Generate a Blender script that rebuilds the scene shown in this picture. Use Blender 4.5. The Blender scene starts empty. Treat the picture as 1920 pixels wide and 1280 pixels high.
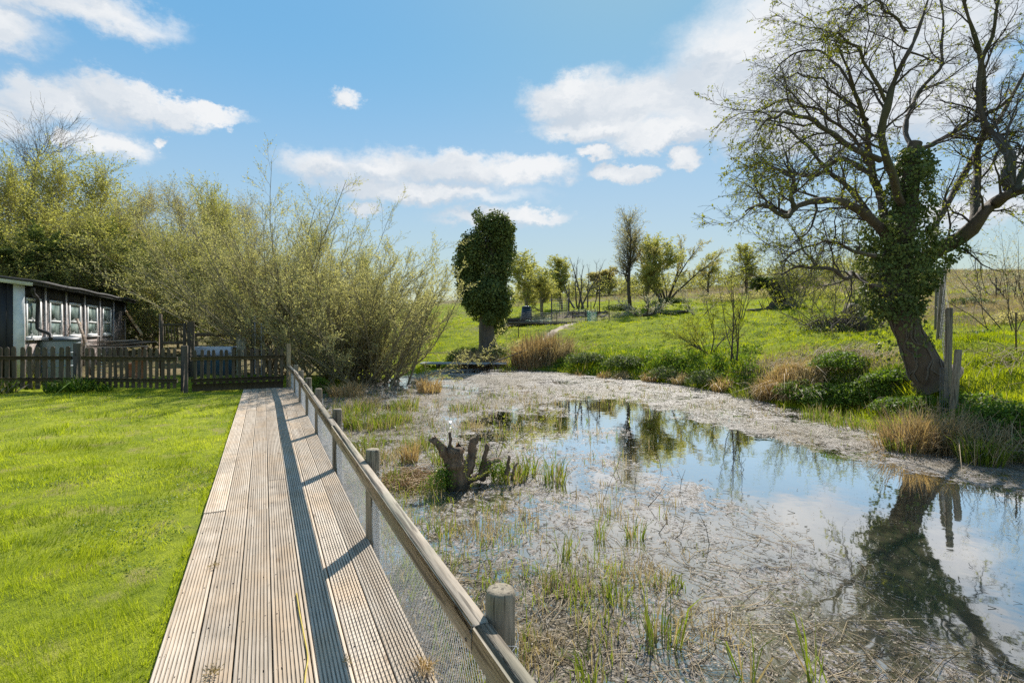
import bpy, math, random
import numpy as np

# ------------------------------------------------------------------ camera, world, sun, exposure
scene = bpy.context.scene
COL = scene.collection
FPX = 960.0                                   # focal length in pixels of the 1920 px wide photograph
TH = math.atan(465.0 / FPX)                   # the camera looks this far to the right of the boardwalk
SN, CS = math.sin(TH), math.cos(TH)
CAMZ, HOR = 1.45, 612.0
WATER = -0.22

def W(px, py, Z):
    "world point seen at a pixel of the photograph, at depth Z metres"
    a = (px - 960.0) / FPX * Z
    return np.array([Z * SN + a * CS, Z * CS - a * SN, CAMZ - (py - HOR) / FPX * Z])

def G(px, py, z=0.0):
    "world point on the horizontal plane z seen at a pixel"
    return W(px, py, FPX * (CAMZ - z) / (py - HOR))

cam_d = bpy.data.cameras.new("camera")
cam = bpy.data.objects.new("camera", cam_d)
COL.objects.link(cam)
cam.location = (0, 0, CAMZ)
cam.rotation_euler = (math.pi / 2, 0, -TH)
cam_d.lens = 36.0 * FPX / 1920.0
cam_d.sensor_width = 36.0
cam_d.shift_y = (HOR - 640.0) / 1920.0
cam_d.clip_start = 0.05
cam_d.clip_end = 3000.0
scene.camera = cam

SUN_AZ, SUN_EL = math.radians(40.0), math.radians(42.5)
sun_d = bpy.data.lights.new("sun", 'SUN')
sun_d.energy = 4.4
sun_d.angle = math.radians(0.53)
sun_d.color = (1.0, 0.945, 0.86)
sun = bpy.data.objects.new("sun", sun_d)
COL.objects.link(sun)
sun.location = (20, 24, 30)
sun.rotation_euler = (math.pi / 2 - SUN_EL, 0, math.pi - SUN_AZ)

vs = scene.view_settings
scene.display_settings.display_device = 'sRGB'
vs.view_transform = 'Standard'
vs.look = 'None'
vs.gamma = 1.0
vs.use_curve_mapping = False
vs.exposure = 0.88
cy = scene.cycles
cy.max_bounces = 8
cy.diffuse_bounces = 4
cy.glossy_bounces = 3
cy.transmission_bounces = 5
cy.transparent_max_bounces = 8
cy.sample_clamp_indirect = 6.0
cy.use_denoising = False

# ------------------------------------------------------------------ node helper
class NT:
    def __init__(self, tree):
        self.t = tree
        tree.nodes.clear()
    def n(self, typ, inp=None, **props):
        nd = self.t.nodes.new(typ)
        for k, v in props.items():
            setattr(nd, k, v)
        for k, v in (inp or {}).items():
            sock = nd.inputs[k]
            if isinstance(v, bpy.types.NodeSocket):
                self.t.links.new(v, sock)
            elif isinstance(v, bpy.types.Node):
                self.t.links.new(v.outputs[0], sock)
            else:
                if sock.type == 'RGBA' and len(v) == 3:
                    v = (*v, 1.0)
                sock.default_value = v
        return nd
    def math(self, op, a, b=None, c=None, clamp=False):
        inp = {0: a}
        if b is not None: inp[1] = b
        if c is not None: inp[2] = c
        return self.n('ShaderNodeMath', inp, operation=op, use_clamp=clamp).outputs[0]
    def vmath(self, op, a, b=None):
        inp = {0: a}
        if b is not None: inp[1] = b
        return self.n('ShaderNodeVectorMath', inp, operation=op)
    def noise(self, vec, scale, detail=3.0, rough=0.55, dist=0.0, dim='3D'):
        return self.n('ShaderNodeTexNoise', {'Vector': vec, 'Scale': scale, 'Detail': detail, 'Roughness': rough, 'Distortion': dist},
                      noise_dimensions=dim).outputs[0]
    def rng(self, v, a, b, c=0.0, d=1.0, smooth=False):
        return self.n('ShaderNodeMapRange', {'Value': v, 'From Min': a, 'From Max': b, 'To Min': c, 'To Max': d},
                      interpolation_type='SMOOTHSTEP' if smooth else 'LINEAR').outputs[0]
    def mix(self, f, a, b, blend='MIX'):
        nd = self.t.nodes.new('ShaderNodeMix')
        nd.data_type = 'RGBA'
        nd.blend_type = blend
        for sock, v in ((nd.inputs[0], f), (nd.inputs[6], a), (nd.inputs[7], b)):
            if isinstance(v, bpy.types.NodeSocket):
                self.t.links.new(v, sock)
            elif isinstance(v, bpy.types.Node):
                self.t.links.new(v.outputs[0], sock)
            else:
                sock.default_value = (*v, 1.0) if isinstance(v, tuple) and len(v) == 3 else v
        return nd.outputs[2]
    def ramp(self, f, stops):
        nd = self.n('ShaderNodeValToRGB', {0: f})
        el = nd.color_ramp.elements
        while len(el) < len(stops):
            el.new(0.5)
        for e, (p, c) in zip(el, stops):
            e.position = p
            e.color = (*c, 1.0)
        return nd.outputs[0]

# ------------------------------------------------------------------ world: Nishita sky with fair weather clouds
world = bpy.data.worlds.new("World")
scene.world = world
world.use_nodes = True
nt = NT(world.node_tree)
sky = nt.n('ShaderNodeTexSky', sky_type='NISHITA', sun_disc=False, sun_elevation=SUN_EL, sun_rotation=SUN_AZ,
           altitude=60.0, air_density=1.0, dust_density=0.25, ozone_density=3.0)
SKY_STRENGTH = 0.12
gen = nt.n('ShaderNodeTexCoord').outputs['Generated']
sep = nt.n('ShaderNodeSeparateXYZ', {0: gen})
az = nt.math('ARCTAN2', sep.outputs[0], sep.outputs[1])
el = nt.math('ARCSINE', sep.outputs[2])
ae = nt.n('ShaderNodeCombineXYZ', {0: az, 1: el}).outputs[0]
aes = nt.vmath('MULTIPLY', ae, (1.0, 1.5, 1.0)).outputs[0]
wob1 = nt.n('ShaderNodeTexNoise', {'Vector': aes, 'Scale': 9.0, 'Detail': 9.0, 'Roughness': 0.68}, noise_dimensions='2D')
wob2 = nt.n('ShaderNodeTexNoise', {'Vector': aes, 'Scale': 3.2, 'Detail': 3.0, 'Roughness': 0.5}, noise_dimensions='2D')
off = nt.vmath('SUBTRACT', wob1.outputs['Color'], (0.5, 0.5, 0.5)).outputs[0]
off = nt.vmath('MULTIPLY', off, (0.115, 0.085, 0.0)).outputs[0]
aew = nt.vmath('ADD', ae, off).outputs[0]

def px_dir(px, py):
    v = W(px, py, 1.0) - np.array([0, 0, CAMZ])
    v /= np.linalg.norm(v)
    return math.atan2(v[0], v[1]), math.asin(v[2])

CLOUDS = [  # centre and half size in the photograph
    (90, -10, 250, 52), (-120, 10, 220, 70),
    (90, 190, 150, 46), (205, 183, 110, 36), (300, 200, 110, 28), (390, 212, 90, 15), (-60, 205, 150, 50), (-230, 190, 160, 60),
    (205, 272, 95, 36), (302, 260, 20, 17), (130, 268, 60, 22),
    (655, 186, 27, 18),
    (600, 312, 95, 36), (720, 318, 150, 40), (850, 318, 150, 34), (985, 320, 90, 30), (800, 362, 210, 26), (690, 350, 120, 24),
    (680, 391, 38, 13), (920, 410, 110, 20), (1010, 405, 70, 16),
    (1080, 185, 105, 48), (1190, 185, 160, 62), (1130, 235, 130, 32), (1330, 170, 170, 90), (1420, 90, 170, 110), (1500, 20, 200, 110),
    (1650, 70, 240, 130), (1450, 200, 190, 66), (1300, 245, 190, 26), (1600, 180, 170, 90), (1780, 20, 240, 110),
    (1560, 235, 190, 60), (1720, 190, 170, 90), (1122, 290, 40, 16), (1165, 326, 62, 20), (1284, 298, 40, 21), (1820, 400, 150, 40), (1900, 330, 130, 40),
]
BEYOND = [  # azimuth, elevation, half sizes in radians: the same fair weather clouds all round
    (1.75, 0.5, 0.3, 0.12), (1.5, 0.25, 0.25, 0.06), (2.3, 0.35, 0.3, 0.1), (2.9, 0.6, 0.3, 0.12), (-2.7, 0.3, 0.35, 0.08),
    (-2.1, 0.5, 0.3, 0.12), (-1.5, 0.3, 0.3, 0.09), (-0.95, 0.62, 0.22, 0.09), (-2.4, 0.15, 0.3, 0.05), (2.6, 0.13, 0.3, 0.05),
    (0.1, 0.95, 0.4, 0.12), (-1.2, 0.14, 0.25, 0.04),
]
lst = []
for (cx, cyy, hw, hh) in CLOUDS:
    a0, e0 = px_dir(cx, cyy)
    a1, _ = px_dir(cx - hw, cyy); a2, _ = px_dir(cx + hw, cyy)
    _, e1 = px_dir(cx, cyy - hh); _, e2 = px_dir(cx, cyy + hh)
    lst.append(((a1 + a2) / 2, (e1 + e2) / 2, abs(a2 - a1) / 2, abs(e1 - e2) / 2))
def cloud_field(vec):
    f = None
    for (a0, e0, ra, re) in lst + BEYOND:
        m = nt.n('ShaderNodeMapping', {'Vector': vec, 'Location': (-a0 / ra, -e0 / re, 0), 'Scale': (1 / ra, 1 / re, 0)}, vector_type='POINT')
        ln = nt.vmath('LENGTH', m.outputs[0]).outputs['Value']
        f = ln if f is None else nt.n('ShaderNodeMath', {0: f, 1: ln, 2: 0.3}, operation='SMOOTH_MIN').outputs[0]
    return f
field = cloud_field(aew)
above = cloud_field(nt.vmath('ADD', aew, nt.n('ShaderNodeCombineXYZ', {0: nt.math('MULTIPLY', field, 1e-7), 1: 0.022}).outputs[0]).outputs[0])
soft = nt.rng(wob2.outputs[0], 0.3, 0.7, 0.25, 0.74)
mask = nt.n('ShaderNodeMapRange', {'Value': field, 'From Min': 1.24, 'From Max': soft, 'To Min': 0.0, 'To Max': 1.0}, interpolation_type='SMOOTHSTEP').outputs[0]
body = nt.noise(nt.vmath('MULTIPLY', aew, (1.0, 2.6, 1.0)).outputs[0], 5.0, 5.0, 0.6, dim='2D')
# tops are white, flat bases grey-blue
toplit = nt.rng(nt.math('SUBTRACT', above, field), -0.45, 0.55)
shade = nt.math('ADD', nt.math('MULTIPLY', toplit, 0.70), nt.rng(body, 0.36, 0.64, -0.32, 0.52), clamp=True)
CB = 1.0 / SKY_STRENGTH
ccol = nt.mix(shade, (0.345 * CB, 0.38 * CB, 0.42 * CB), (0.50 * CB, 0.505 * CB, 0.51 * CB))
# the photograph is exposed so that the glare round the sun is held back: compress the bright part of the sky
lum = nt.vmath('DOT_PRODUCT', sky.outputs[0], (0.25, 0.6, 0.15)).outputs['Value']
gain = nt.math('DIVIDE', 3.0, nt.math('ADD', 1.0, nt.math('MULTIPLY', lum, 0.72)))
# clean blue overhead, paler and hazier towards the horizon
tint = nt.mix(nt.rng(el, 0.12, 0.52, 0, 1, True), (0.96, 0.88, 0.735), (0.50, 0.745, 0.70))
skyc = nt.mix(1.0, sky.outputs[0], nt.n('ShaderNodeVectorMath', {0: tint, 'Scale': gain}, operation='SCALE').outputs[0], blend='MULTIPLY')
up = nt.rng(el, 0.0, 0.06, 0.0, 1.0, True)
cm = nt.math('MULTIPLY', mask, up)
cm = nt.math('MULTIPLY', cm, 0.95)
final = nt.mix(cm, skyc, ccol)
bg = nt.n('ShaderNodeBackground', {'Color': final, 'Strength': SKY_STRENGTH})
out = nt.n('ShaderNodeOutputWorld', {'Surface': bg.outputs[0]})
world.cycles.sampling_method = 'MANUAL'
world.cycles.sample_map_resolution = 512

# ------------------------------------------------------------------ mesh helpers
rng = np.random.default_rng(11)
random.seed(11)
ORG = {}                                       # world origin of every thing, so that parts can be given in world coordinates

def norm(v):
    return v / np.maximum(np.linalg.norm(v, axis=-1, keepdims=True), 1e-9)

def new_mesh(name, V, faces, mat, smooth=False, mats=None, midx=None):
    "faces: list of (n, k) integer arrays"
    me = bpy.data.meshes.new(name)
    V = np.asarray(V, dtype=np.float32).reshape(-1, 3)
    me.vertices.add(len(V))
    me.vertices.foreach_set("co", V.ravel())
    loops, starts, s = [], [], 0
    for f in faces:
        f = np.asarray(f, dtype=np.int32)
        if f.size == 0:
            continue
        loops.append(f.ravel())
        starts.append(s + np.arange(len(f), dtype=np.int32) * f.shape[1])
        s += f.size
    lp = np.concatenate(loops)
    st = np.concatenate(starts)
    me.loops.add(len(lp))
    me.loops.foreach_set("vertex_index", lp)
    me.polygons.add(len(st))
    me.polygons.foreach_set("loop_start", st)
    for m in (mats or [mat]):
        me.materials.append(m)
    if midx is not None:
        me.polygons.foreach_set("material_index", np.asarray(midx, dtype=np.int32))
    me.update(calc_edges=True)
    if smooth:
        me.shade_smooth()
    return me

class MB:
    "collects shapes, then links them as one mesh object"
    def __init__(self):
        self.V, self.F, self.n = [], {}, 0
    def add(self, V, *faces):
        V = np.asarray(V, dtype=np.float64).reshape(-1, 3)
        self.V.append(V)
        for f in faces:
            f = np.asarray(f, dtype=np.int64)
            if f.ndim == 1: f = f[None]
            if f.size:
                self.F.setdefault(f.shape[1], []).append(f + self.n)
        self.n += len(V)
        return self
    def box(self, c, s, rot=None, bev=0.0):
        c, s = np.asarray(c, float), np.asarray(s, float) / 2
        if bev > 0:
            b = min(bev, *(s * 0.9))
            V, idx = [], {}
            for sx in (-1, 1):
                for sy in (-1, 1):
                    for sz in (-1, 1):
                        for ax in range(3):
                            p = np.array([sx, sy, sz]) * (s - b)
                            p[ax] += (sx, sy, sz)[ax] * b
                            idx[(sx, sy, sz, ax)] = len(V); V.append(p)
            V = np.array(V)
            q, t = [], []
            for ax in range(3):
                o = [i for i in range(3) if i != ax]
                for sg in (-1, 1):
                    ring = []
                    for (u, v) in ((-1, -1), (1, -1), (1, 1), (-1, 1)):
                        k = [0, 0, 0]; k[ax] = sg; k[o[0]] = u; k[o[1]] = v
                        ring.append(idx[(*k, ax)])
                    if (sg == 1) == (ax == 1): ring.reverse()
                    q.append(ring)
            for ax in range(3):
                o = [i for i in range(3) if i != ax]
                for u in (-1, 1):
                    for v in (-1, 1):
                        a, b2 = [0, 0, 0], [0, 0, 0]
                        for k, sg in ((a, -1), (b2, 1)):
                            k[ax] = sg; k[o[0]] = u; k[o[1]] = v
                        q.append([idx[(*a, o[0])], idx[(*b2, o[0])], idx[(*b2, o[1])], idx[(*a, o[1])]])
            for sx in (-1, 1):
                for sy in (-1, 1):
                    for sz in (-1, 1):
                        t.append([idx[(sx, sy, sz, i)] for i in range(3)])
            fs = [np.array(q), np.array(t)]
        else:
            V = np.array([[x, y, z] for x in (-1, 1) for y in (-1, 1) for z in (-1, 1)]) * s
            fs = [np.array([[0, 1, 3, 2], [4, 6, 7, 5], [0, 4, 5, 1], [2, 3, 7, 6], [0, 2, 6, 4], [1, 5, 7, 3]])]
        if rot is not None:
            V = V @ np.asarray(rot).T
        return self.add(V + c, *fs)
    def beam(self, a, b, w, h, bev=0.0, up=(0, 0, 1)):
        "a bar of width w and height h from a to b"
        a, b = np.asarray(a, float), np.asarray(b, float)
        d = b - a; L = np.linalg.norm(d); d = d / L
        u = np.asarray(up, float)
        if abs(d @ u) > 0.98: u = np.array([0.0, 1.0, 0.0])
        x = np.cross(d, u); x /= np.linalg.norm(x)
        z = np.cross(x, d)
        return self.box((a + b) / 2, (w, L, h), np.stack([x, d, z], 1), bev)
    def tube(self, pts, rad, sides=8, caps=True):
        P = np.asarray(pts, float)[None]
        R = np.broadcast_to(np.asarray(rad, float), (P.shape[1],))[None]
        V, F = tubes(P, R, sides)
        k = P.shape[1]
        fs = [F]
        if caps:
            fs.append(np.arange(sides)[None, ::-1]); fs.append((np.arange(sides) + (k - 1) * sides)[None])
        return self.add(V, *fs)
    def lathe(self, prof, seg=16, c=(0, 0, 0), sx=1.0, sy=1.0):
        "prof: (radius, z) from bottom to top"
        prof = np.asarray(prof, float)
        a = np.linspace(0, 2 * np.pi, seg, endpoint=False)
        V = np.stack([prof[:, None, 0] * np.cos(a) * sx, prof[:, None, 0] * np.sin(a) * sy, np.repeat(prof[:, 1:2], seg, 1)], -1)
        k = len(prof)
        i = np.arange(k - 1)[:, None] * seg; j = np.arange(seg)[None]; j2 = (j + 1) % seg
        F = np.stack([i + j, i + j2, i + seg + j2, i + seg + j], -1).reshape(-1, 4)
        return self.add(V.reshape(-1, 3) + np.asarray(c, float), F, np.arange(seg)[None, ::-1], (np.arange(seg) + (k - 1) * seg)[None])
    def mesh(self, name, mat, smooth=False, off=None):
        V = np.concatenate(self.V)
        if off is not None: V = V - off
        return new_mesh(name, V, [np.concatenate(f) for f in self.F.values()], mat, smooth)
    def build(self, name, mat, parent=None, smooth=False):
        "vertices are world coordinates (the parent's origin is taken off)"
        off = ORG.get(parent.name) if parent is not None else None
        return link(name, self.mesh(name, mat, smooth, off), parent)

def link(name, me, parent=None, loc=None):
    o = bpy.data.objects.new(name, me)
    COL.objects.link(o)
    if parent is not None:
        o.parent = parent
        ORG[o.name] = ORG.get(parent.name, np.zeros(3))
    if loc is not None:
        o.location = loc
    return o

def tag(o, label=None, cat=None, group=None, kind=None):
    for k, v in (("label", label), ("category", cat), ("group", group), ("kind", kind)):
        if v: o[k] = v
    return o

def thing(name, label, cat, loc=(0, 0, 0), group=None):
    o = bpy.data.objects.new(name, None)
    COL.objects.link(o)
    o.empty_display_size = 0.2
    o.location = loc
    ORG[o.name] = np.asarray(loc, float)
    return tag(o, label, cat, group)

def copy_tree(o, loc, rz=0.0, sc=1.0, label=None):
    kids = [c for c in o.children]
    r = o.copy(); COL.objects.link(r)
    r.location = loc; r.rotation_euler = (0, 0, rz)
    r.scale = (sc, sc, sc) if np.isscalar(sc) else sc
    if label: r['label'] = label
    for ch in kids:
        c = ch.copy(); COL.objects.link(c); c.parent = r
        for g in ch.children:
            d = g.copy(); COL.objects.link(d); d.parent = c
    return r

def frames(T):
    ref = np.where(np.abs(T[..., 2:3]) > 0.9, np.array([1.0, 0, 0]), np.array([0, 0, 1.0]))
    U = norm(np.cross(T, ref)); Vv = np.cross(T, U)
    return U, Vv

def tubes(P, R, sides=3):
    "tapered tubes along N polylines of k points each"
    N, k, _ = P.shape
    T = np.gradient(P, axis=1); T = norm(T)
    mT = norm(T.mean(1, keepdims=True))
    ref = np.where(np.abs(mT[..., 2:3]) > 0.9, np.array([1.0, 0, 0]), np.array([0, 0, 1.0]))
    U = norm(np.cross(T, np.broadcast_to(ref, T.shape))); Vv = np.cross(T, U)
    a = np.linspace(0, 2 * np.pi, sides, endpoint=False)
    ring = U[:, :, None] * np.cos(a)[:, None] + Vv[:, :, None] * np.sin(a)[:, None]
    V = (P[:, :, None] + ring * R[:, :, None, None]).reshape(-1, 3)
    base = (np.arange(N) * k * sides)[:, None, None] + (np.arange(k - 1) * sides)[None, :, None]
    j = np.arange(sides)[None, None]; j2 = (j + 1) % sides
    F = np.stack([base + j, base + j2, base + sides + j2, base + sides + j], -1).reshape(-1, 4)
    return V, F

def resample(pts, rad, k):
    "smooth a hand placed limb to k points"
    P = np.asarray(pts, float); R = np.asarray(rad, float)
    if len(R) != len(P): R = np.interp(np.linspace(0, 1, len(P)), np.linspace(0, 1, len(R)), R)
    Q = np.concatenate([2 * P[:1] - P[1:2], P, 2 * P[-1:] - P[-2:-1]])
    out, ro = [], []
    for u in np.linspace(0, len(P) - 1 - 1e-6, k):
        i = int(u); f = u - i
        p0, p1, p2, p3 = Q[i], Q[i + 1], Q[i + 2], Q[i + 3]
        out.append(0.5 * (2 * p1 + (p2 - p0) * f + (2 * p0 - 5 * p1 + 4 * p2 - p3) * f * f + (3 * p1 - p0 - 3 * p2 + p3) * f ** 3))
        ro.append(R[i] * (1 - f) + R[min(i + 1, len(R) - 1)] * f)
    return np.array(out), np.array(ro)

def polyline_at(P, R, idx, t):
    k = P.shape[1]
    u = np.clip(t, 0, 0.999) * (k - 1); i = u.astype(int); f = (u - i)[:, None]
    p = P[idx, i] * (1 - f) + P[idx, i + 1] * f
    T = norm(P[idx, i + 1] - P[idx, i])
    r = R[idx, i] * (1 - f[:, 0]) + R[idx, i + 1] * f[:, 0]
    return p, T, r

def sprout(P, R, per, t0=0.2, t1=1.0, ang=(0.5, 1.0), ln=(0.3, 0.8), k=5, jit=0.2, trop=(0, 0, 0.1), rr=0.6, rmin=0.002, rtip=0.35, rmax=9.0, lfall=0.4):
    "side branches on every polyline"
    N = len(P)
    idx = np.repeat(np.arange(N), per)
    M = len(idx)
    t = t0 + (t1 - t0) * ((np.tile(np.arange(per), N) + rng.random(M)) / per)
    p, T, r = polyline_at(P, R, idx, t)
    U, Vv = frames(T)
    a = rng.random(M) * 2 * np.pi
    perp = U * np.cos(a)[:, None] + Vv * np.sin(a)[:, None]
    an = rng.uniform(ang[0], ang[1], M)[:, None]
    d = norm(T * np.cos(an) + perp * np.sin(an))
    L = rng.uniform(ln[0], ln[1], M) * (1 - lfall * t)
    rad = np.clip(r * rr, rmin, rmax)
    tr = np.asarray(trop, float)
    pts = [p]
    for s in range(k - 1):
        d = norm(d + rng.normal(0, jit, (M, 3)) + tr)
        pts.append(pts[-1] + d * (L / (k - 1))[:, None])
    P2 = np.stack(pts, 1)
    R2 = rad[:, None] * np.linspace(1, rtip, k)[None]
    return P2, np.maximum(R2, rmin * 0.6)

def rand_dirs(n):
    return norm(rng.normal(size=(n, 3)))

def leaf_quads(p, d, size, width, nrm=None):
    "diamond leaves: base p, pointing along d"
    n = len(p)
    if nrm is None: nrm = rand_dirs(n)
    s = norm(np.cross(d, nrm))
    nn = np.cross(s, d)
    size = np.broadcast_to(size, (n,))[:, None]; width = np.broadcast_to(width, (n,))[:, None]
    V = np.stack([p, p + d * size * 0.45 + s * width * 0.5 + nn * width * 0.12, p + d * size, p + d * size * 0.45 - s * width * 0.5 + nn * width * 0.12], 1)
    F = np.arange(n * 4).reshape(n, 4)
    return V.reshape(-1, 3), F

def leaves_on(P, R, per, t0=0.15, size=(0.03, 0.05), wr=0.45, along=0.6, spread=0.01):
    N = len(P); idx = np.repeat(np.arange(N), per); M = len(idx)
    t = t0 + (1 - t0) * rng.random(M)
    p, T, r = polyline_at(P, R, idx, t)
    d = norm(T * along + rand_dirs(M) * (1 - along * 0.5))
    sz = rng.uniform(size[0], size[1], M)
    return leaf_quads(p + rand_dirs(M) * spread, d, sz, sz * wr)

def blades(p, h, w, lean, bend=0.5):
    "grass blades: two base points, two middle points, a tip"
    n = len(p)
    a = rng.random(n) * 2 * np.pi
    s = np.stack([np.cos(a), np.sin(a), np.zeros(n)], 1) * (np.broadcast_to(w, (n,)) / 2)[:, None]
    h = np.broadcast_to(h, (n,))[:, None]
    upz = np.array([0, 0, 1.0])
    m = p + lean * 0.35 * h + upz * h * 0.6
    tip = p + lean * h * (0.6 + bend) + upz * h * np.clip(1.0 - 0.35 * np.linalg.norm(lean, axis=1, keepdims=True), 0.1, 1)
    V = np.stack([p - s, p + s, m + s * 0.75, m - s * 0.75, tip], 1).reshape(-1, 3)
    b = np.arange(n)[:, None] * 5
    return V, b + np.array([[0, 1, 2, 3]]), b + np.array([[3, 2, 4]])

def blades1(p, h, w, lean):
    n = len(p)
    a = rng.random(n) * 2 * np.pi
    s = np.stack([np.cos(a), np.sin(a), np.zeros(n)], 1) * (np.broadcast_to(w, (n,)) / 2)[:, None]
    h = np.broadcast_to(h, (n,))[:, None]
    tip = p + lean * h + np.array([0, 0, 1.0]) * h
    V = np.stack([p - s, p + s, tip], 1).reshape(-1, 3)
    return V, np.arange(n * 3).reshape(n, 3)

def lean_of(n, amt, bias=(0, 0)):
    a = rng.random(n) * 2 * np.pi; m = np.abs(rng.normal(0, amt, n))
    return np.stack([np.cos(a) * m + bias[0], np.sin(a) * m + bias[1], np.zeros(n)], 1)

# ------------------------------------------------------------------ materials
def material(name):
    m = bpy.data.materials.new(name)
    m.use_nodes = True
    return m, NT(m.node_tree)

def leaf_mat(name, cols, trans=0.45, rough=0.55, scale=1.5, spec=0.3, wts=(0.45, 0.33, 0.24)):
    "leaves and grass: colour varies from leaf to leaf and from clump to clump; light passes through"
    m, t = material(name)
    geo = t.n('ShaderNodeNewGeometry')
    tc = t.n('ShaderNodeTexCoord').outputs['Object']
    nz = t.noise(tc, scale, 3.0)
    nf = t.noise(tc, scale * 5.5, 2.0)
    f = t.math('ADD', t.math('MULTIPLY', geo.outputs['Random Per Island'], wts[0]), t.math('ADD', t.math('MULTIPLY', t.rng(nz, 0.32, 0.68), wts[1]), t.math('MULTIPLY', t.rng(nf, 0.3, 0.7), wts[2])))
    c = t.ramp(f, [(i / (len(cols) - 1), cc) for i, cc in enumerate(cols)])
    p = t.n('ShaderNodeBsdfPrincipled', {'Base Color': c, 'Roughness': rough, 'Specular IOR Level': spec})
    tl = t.n('ShaderNodeBsdfTranslucent', {'Color': t.mix(1.0, c, (1.18, 1.18, 0.72), 'MULTIPLY')})
    mx = t.n('ShaderNodeMixShader', {0: trans, 1: p.outputs[0], 2: tl.outputs[0]})
    t.n('ShaderNodeOutputMaterial', {'Surface': mx.outputs[0]})
    return m

def bark_mat(name, c1, c2, scale=6.0, bump=0.4, moss=None):
    m, t = material(name)
    tc = t.n('ShaderNodeTexCoord').outputs['Object']
    st = t.vmath('MULTIPLY', tc, (1, 1, 0.25)).outputs[0]
    n1 = t.noise(st, scale, 6.0, 0.65)
    n2 = t.noise(tc, 0.9, 3.0)
    c = t.mix(t.rng(n1, 0.3, 0.7), c1, c2)
    if moss:
        c = t.mix(t.rng(n2, 0.5, 0.68), c, moss)
    b = t.n('ShaderNodeBump', {'Strength': bump, 'Distance': 0.03, 'Height': n1})
    p = t.n('ShaderNodeBsdfPrincipled', {'Base Color': c, 'Roughness': 0.85, 'Normal': b.outputs[0]})
    t.n('ShaderNodeOutputMaterial', {'Surface': p.outputs[0]})
    return m

def wood_mat(name, c1, c2, c3=None, axis=1, scale=18.0, rough=0.8, bump=0.25, stain=0.5, crack=0.75, fine_mix=0.35, crack_at=0.615):
    "weathered wood with the grain along one axis of the object"
    m, t = material(name)
    tc = t.n('ShaderNodeTexCoord').outputs['Object']
    oi = t.n('ShaderNodeObjectInfo').outputs['Random']
    sc = [1.0, 1.0, 1.0]; sc[axis] = 0.06
    st = t.vmath('MULTIPLY', tc, tuple(sc)).outputs[0]
    st = t.vmath('ADD', st, t.n('ShaderNodeCombineXYZ', {0: t.math('MULTIPLY', oi, 37.0), 1: t.math('MULTIPLY', oi, 11.0), 2: 0.0}).outputs[0]).outputs[0]
    g = t.noise(st, scale, 6.0, 0.62, 0.3)
    fine = t.noise(st, scale * 6, 3.0, 0.6)
    c = t.mix(t.rng(g, 0.3, 0.72), c1, c2)
    c = t.mix(t.math('MULTIPLY', t.rng(fine, 0.46, 0.68), fine_mix), c, tuple(x * 0.55 for x in c1))
    if c3:
        big = t.noise(t.vmath('ADD', tc, t.n('ShaderNodeCombineXYZ', {0: t.math('MULTIPLY', oi, 50.0)}).outputs[0]).outputs[0], 1.7, 4.0, 0.6)
        c = t.mix(t.math('MULTIPLY', t.rng(big, 0.45, 0.7), stain), c, c3)
    ck = t.noise(t.vmath('MULTIPLY', st, tuple(1.0 if k != axis else 0.5 for k in range(3))).outputs[0], scale * 3.2, 2.0, 0.5, 0.4)
    c = t.mix(t.rng(ck, crack_at, crack_at + 0.045, 0, crack), c, tuple(x * 0.28 for x in c1))
    kt = t.n('ShaderNodeTexVoronoi', {'Vector': t.vmath('ADD', t.vmath('MULTIPLY', tc, tuple(0.35 if k == axis else 1.0 for k in range(3))).outputs[0], t.n('ShaderNodeCombineXYZ', {0: t.math('MULTIPLY', oi, 29.0)}).outputs[0]).outputs[0], 'Scale': 5.5}).outputs['Distance']
    c = t.mix(t.rng(kt, 0.05, 0.11, 0.7, 0.0), c, tuple(x * q for x, q in zip(c1, (0.5, 0.42, 0.34))))
    v = t.rng(oi, 0, 1, 0.78, 1.16)
    c = t.mix(1.0, c, t.n('ShaderNodeCombineColor', {0: v, 1: v, 2: v}).outputs[0], 'MULTIPLY')
    b = t.n('ShaderNodeBump', {'Strength': bump, 'Distance': 0.004, 'Height': fine})
    p = t.n('ShaderNodeBsdfPrincipled', {'Base Color': c, 'Roughness': rough, 'Normal': b.outputs[0], 'Specular IOR Level': 0.3})
    t.n('ShaderNodeOutputMaterial', {'Surface': p.outputs[0]})
    return m

def plain_mat(name, c, rough=0.6, c2=None, scale=6.0, spec=0.5, metal=0.0, bump=0.0):
    m, t = material(name)
    tc = t.n('ShaderNodeTexCoord').outputs['Object']
    n = t.noise(tc, scale, 5.0, 0.6)
    col = t.mix(t.rng(n, 0.35, 0.7), c, c2 or tuple(x * 0.75 for x in c))
    inp = {'Base Color': col, 'Roughness': rough, 'Specular IOR Level': spec, 'Metallic': metal}
    if bump:
        inp['Normal'] = t.n('ShaderNodeBump', {'Strength': bump, 'Distance': 0.02, 'Height': n}).outputs[0]
    p = t.n('ShaderNodeBsdfPrincipled', inp)
    t.n('ShaderNodeOutputMaterial', {'Surface': p.outputs[0]})
    return m

# ================================================================== ground
def tps_fit(P, z, reg=1e-3):
    n = len(P)
    d = np.linalg.norm(P[:, None] - P[None], axis=-1)
    K = np.where(d > 0, d * d * np.log(d + 1e-9), 0) + np.eye(n) * reg * n
    A = np.zeros((n + 3, n + 3))
    A[:n, :n] = K; A[:n, n] = 1; A[:n, n + 1:] = P; A[n, :n] = 1; A[n + 1:, :n] = P.T
    s = np.linalg.solve(A, np.concatenate([z, np.zeros(3)]))
    return P, s

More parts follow.
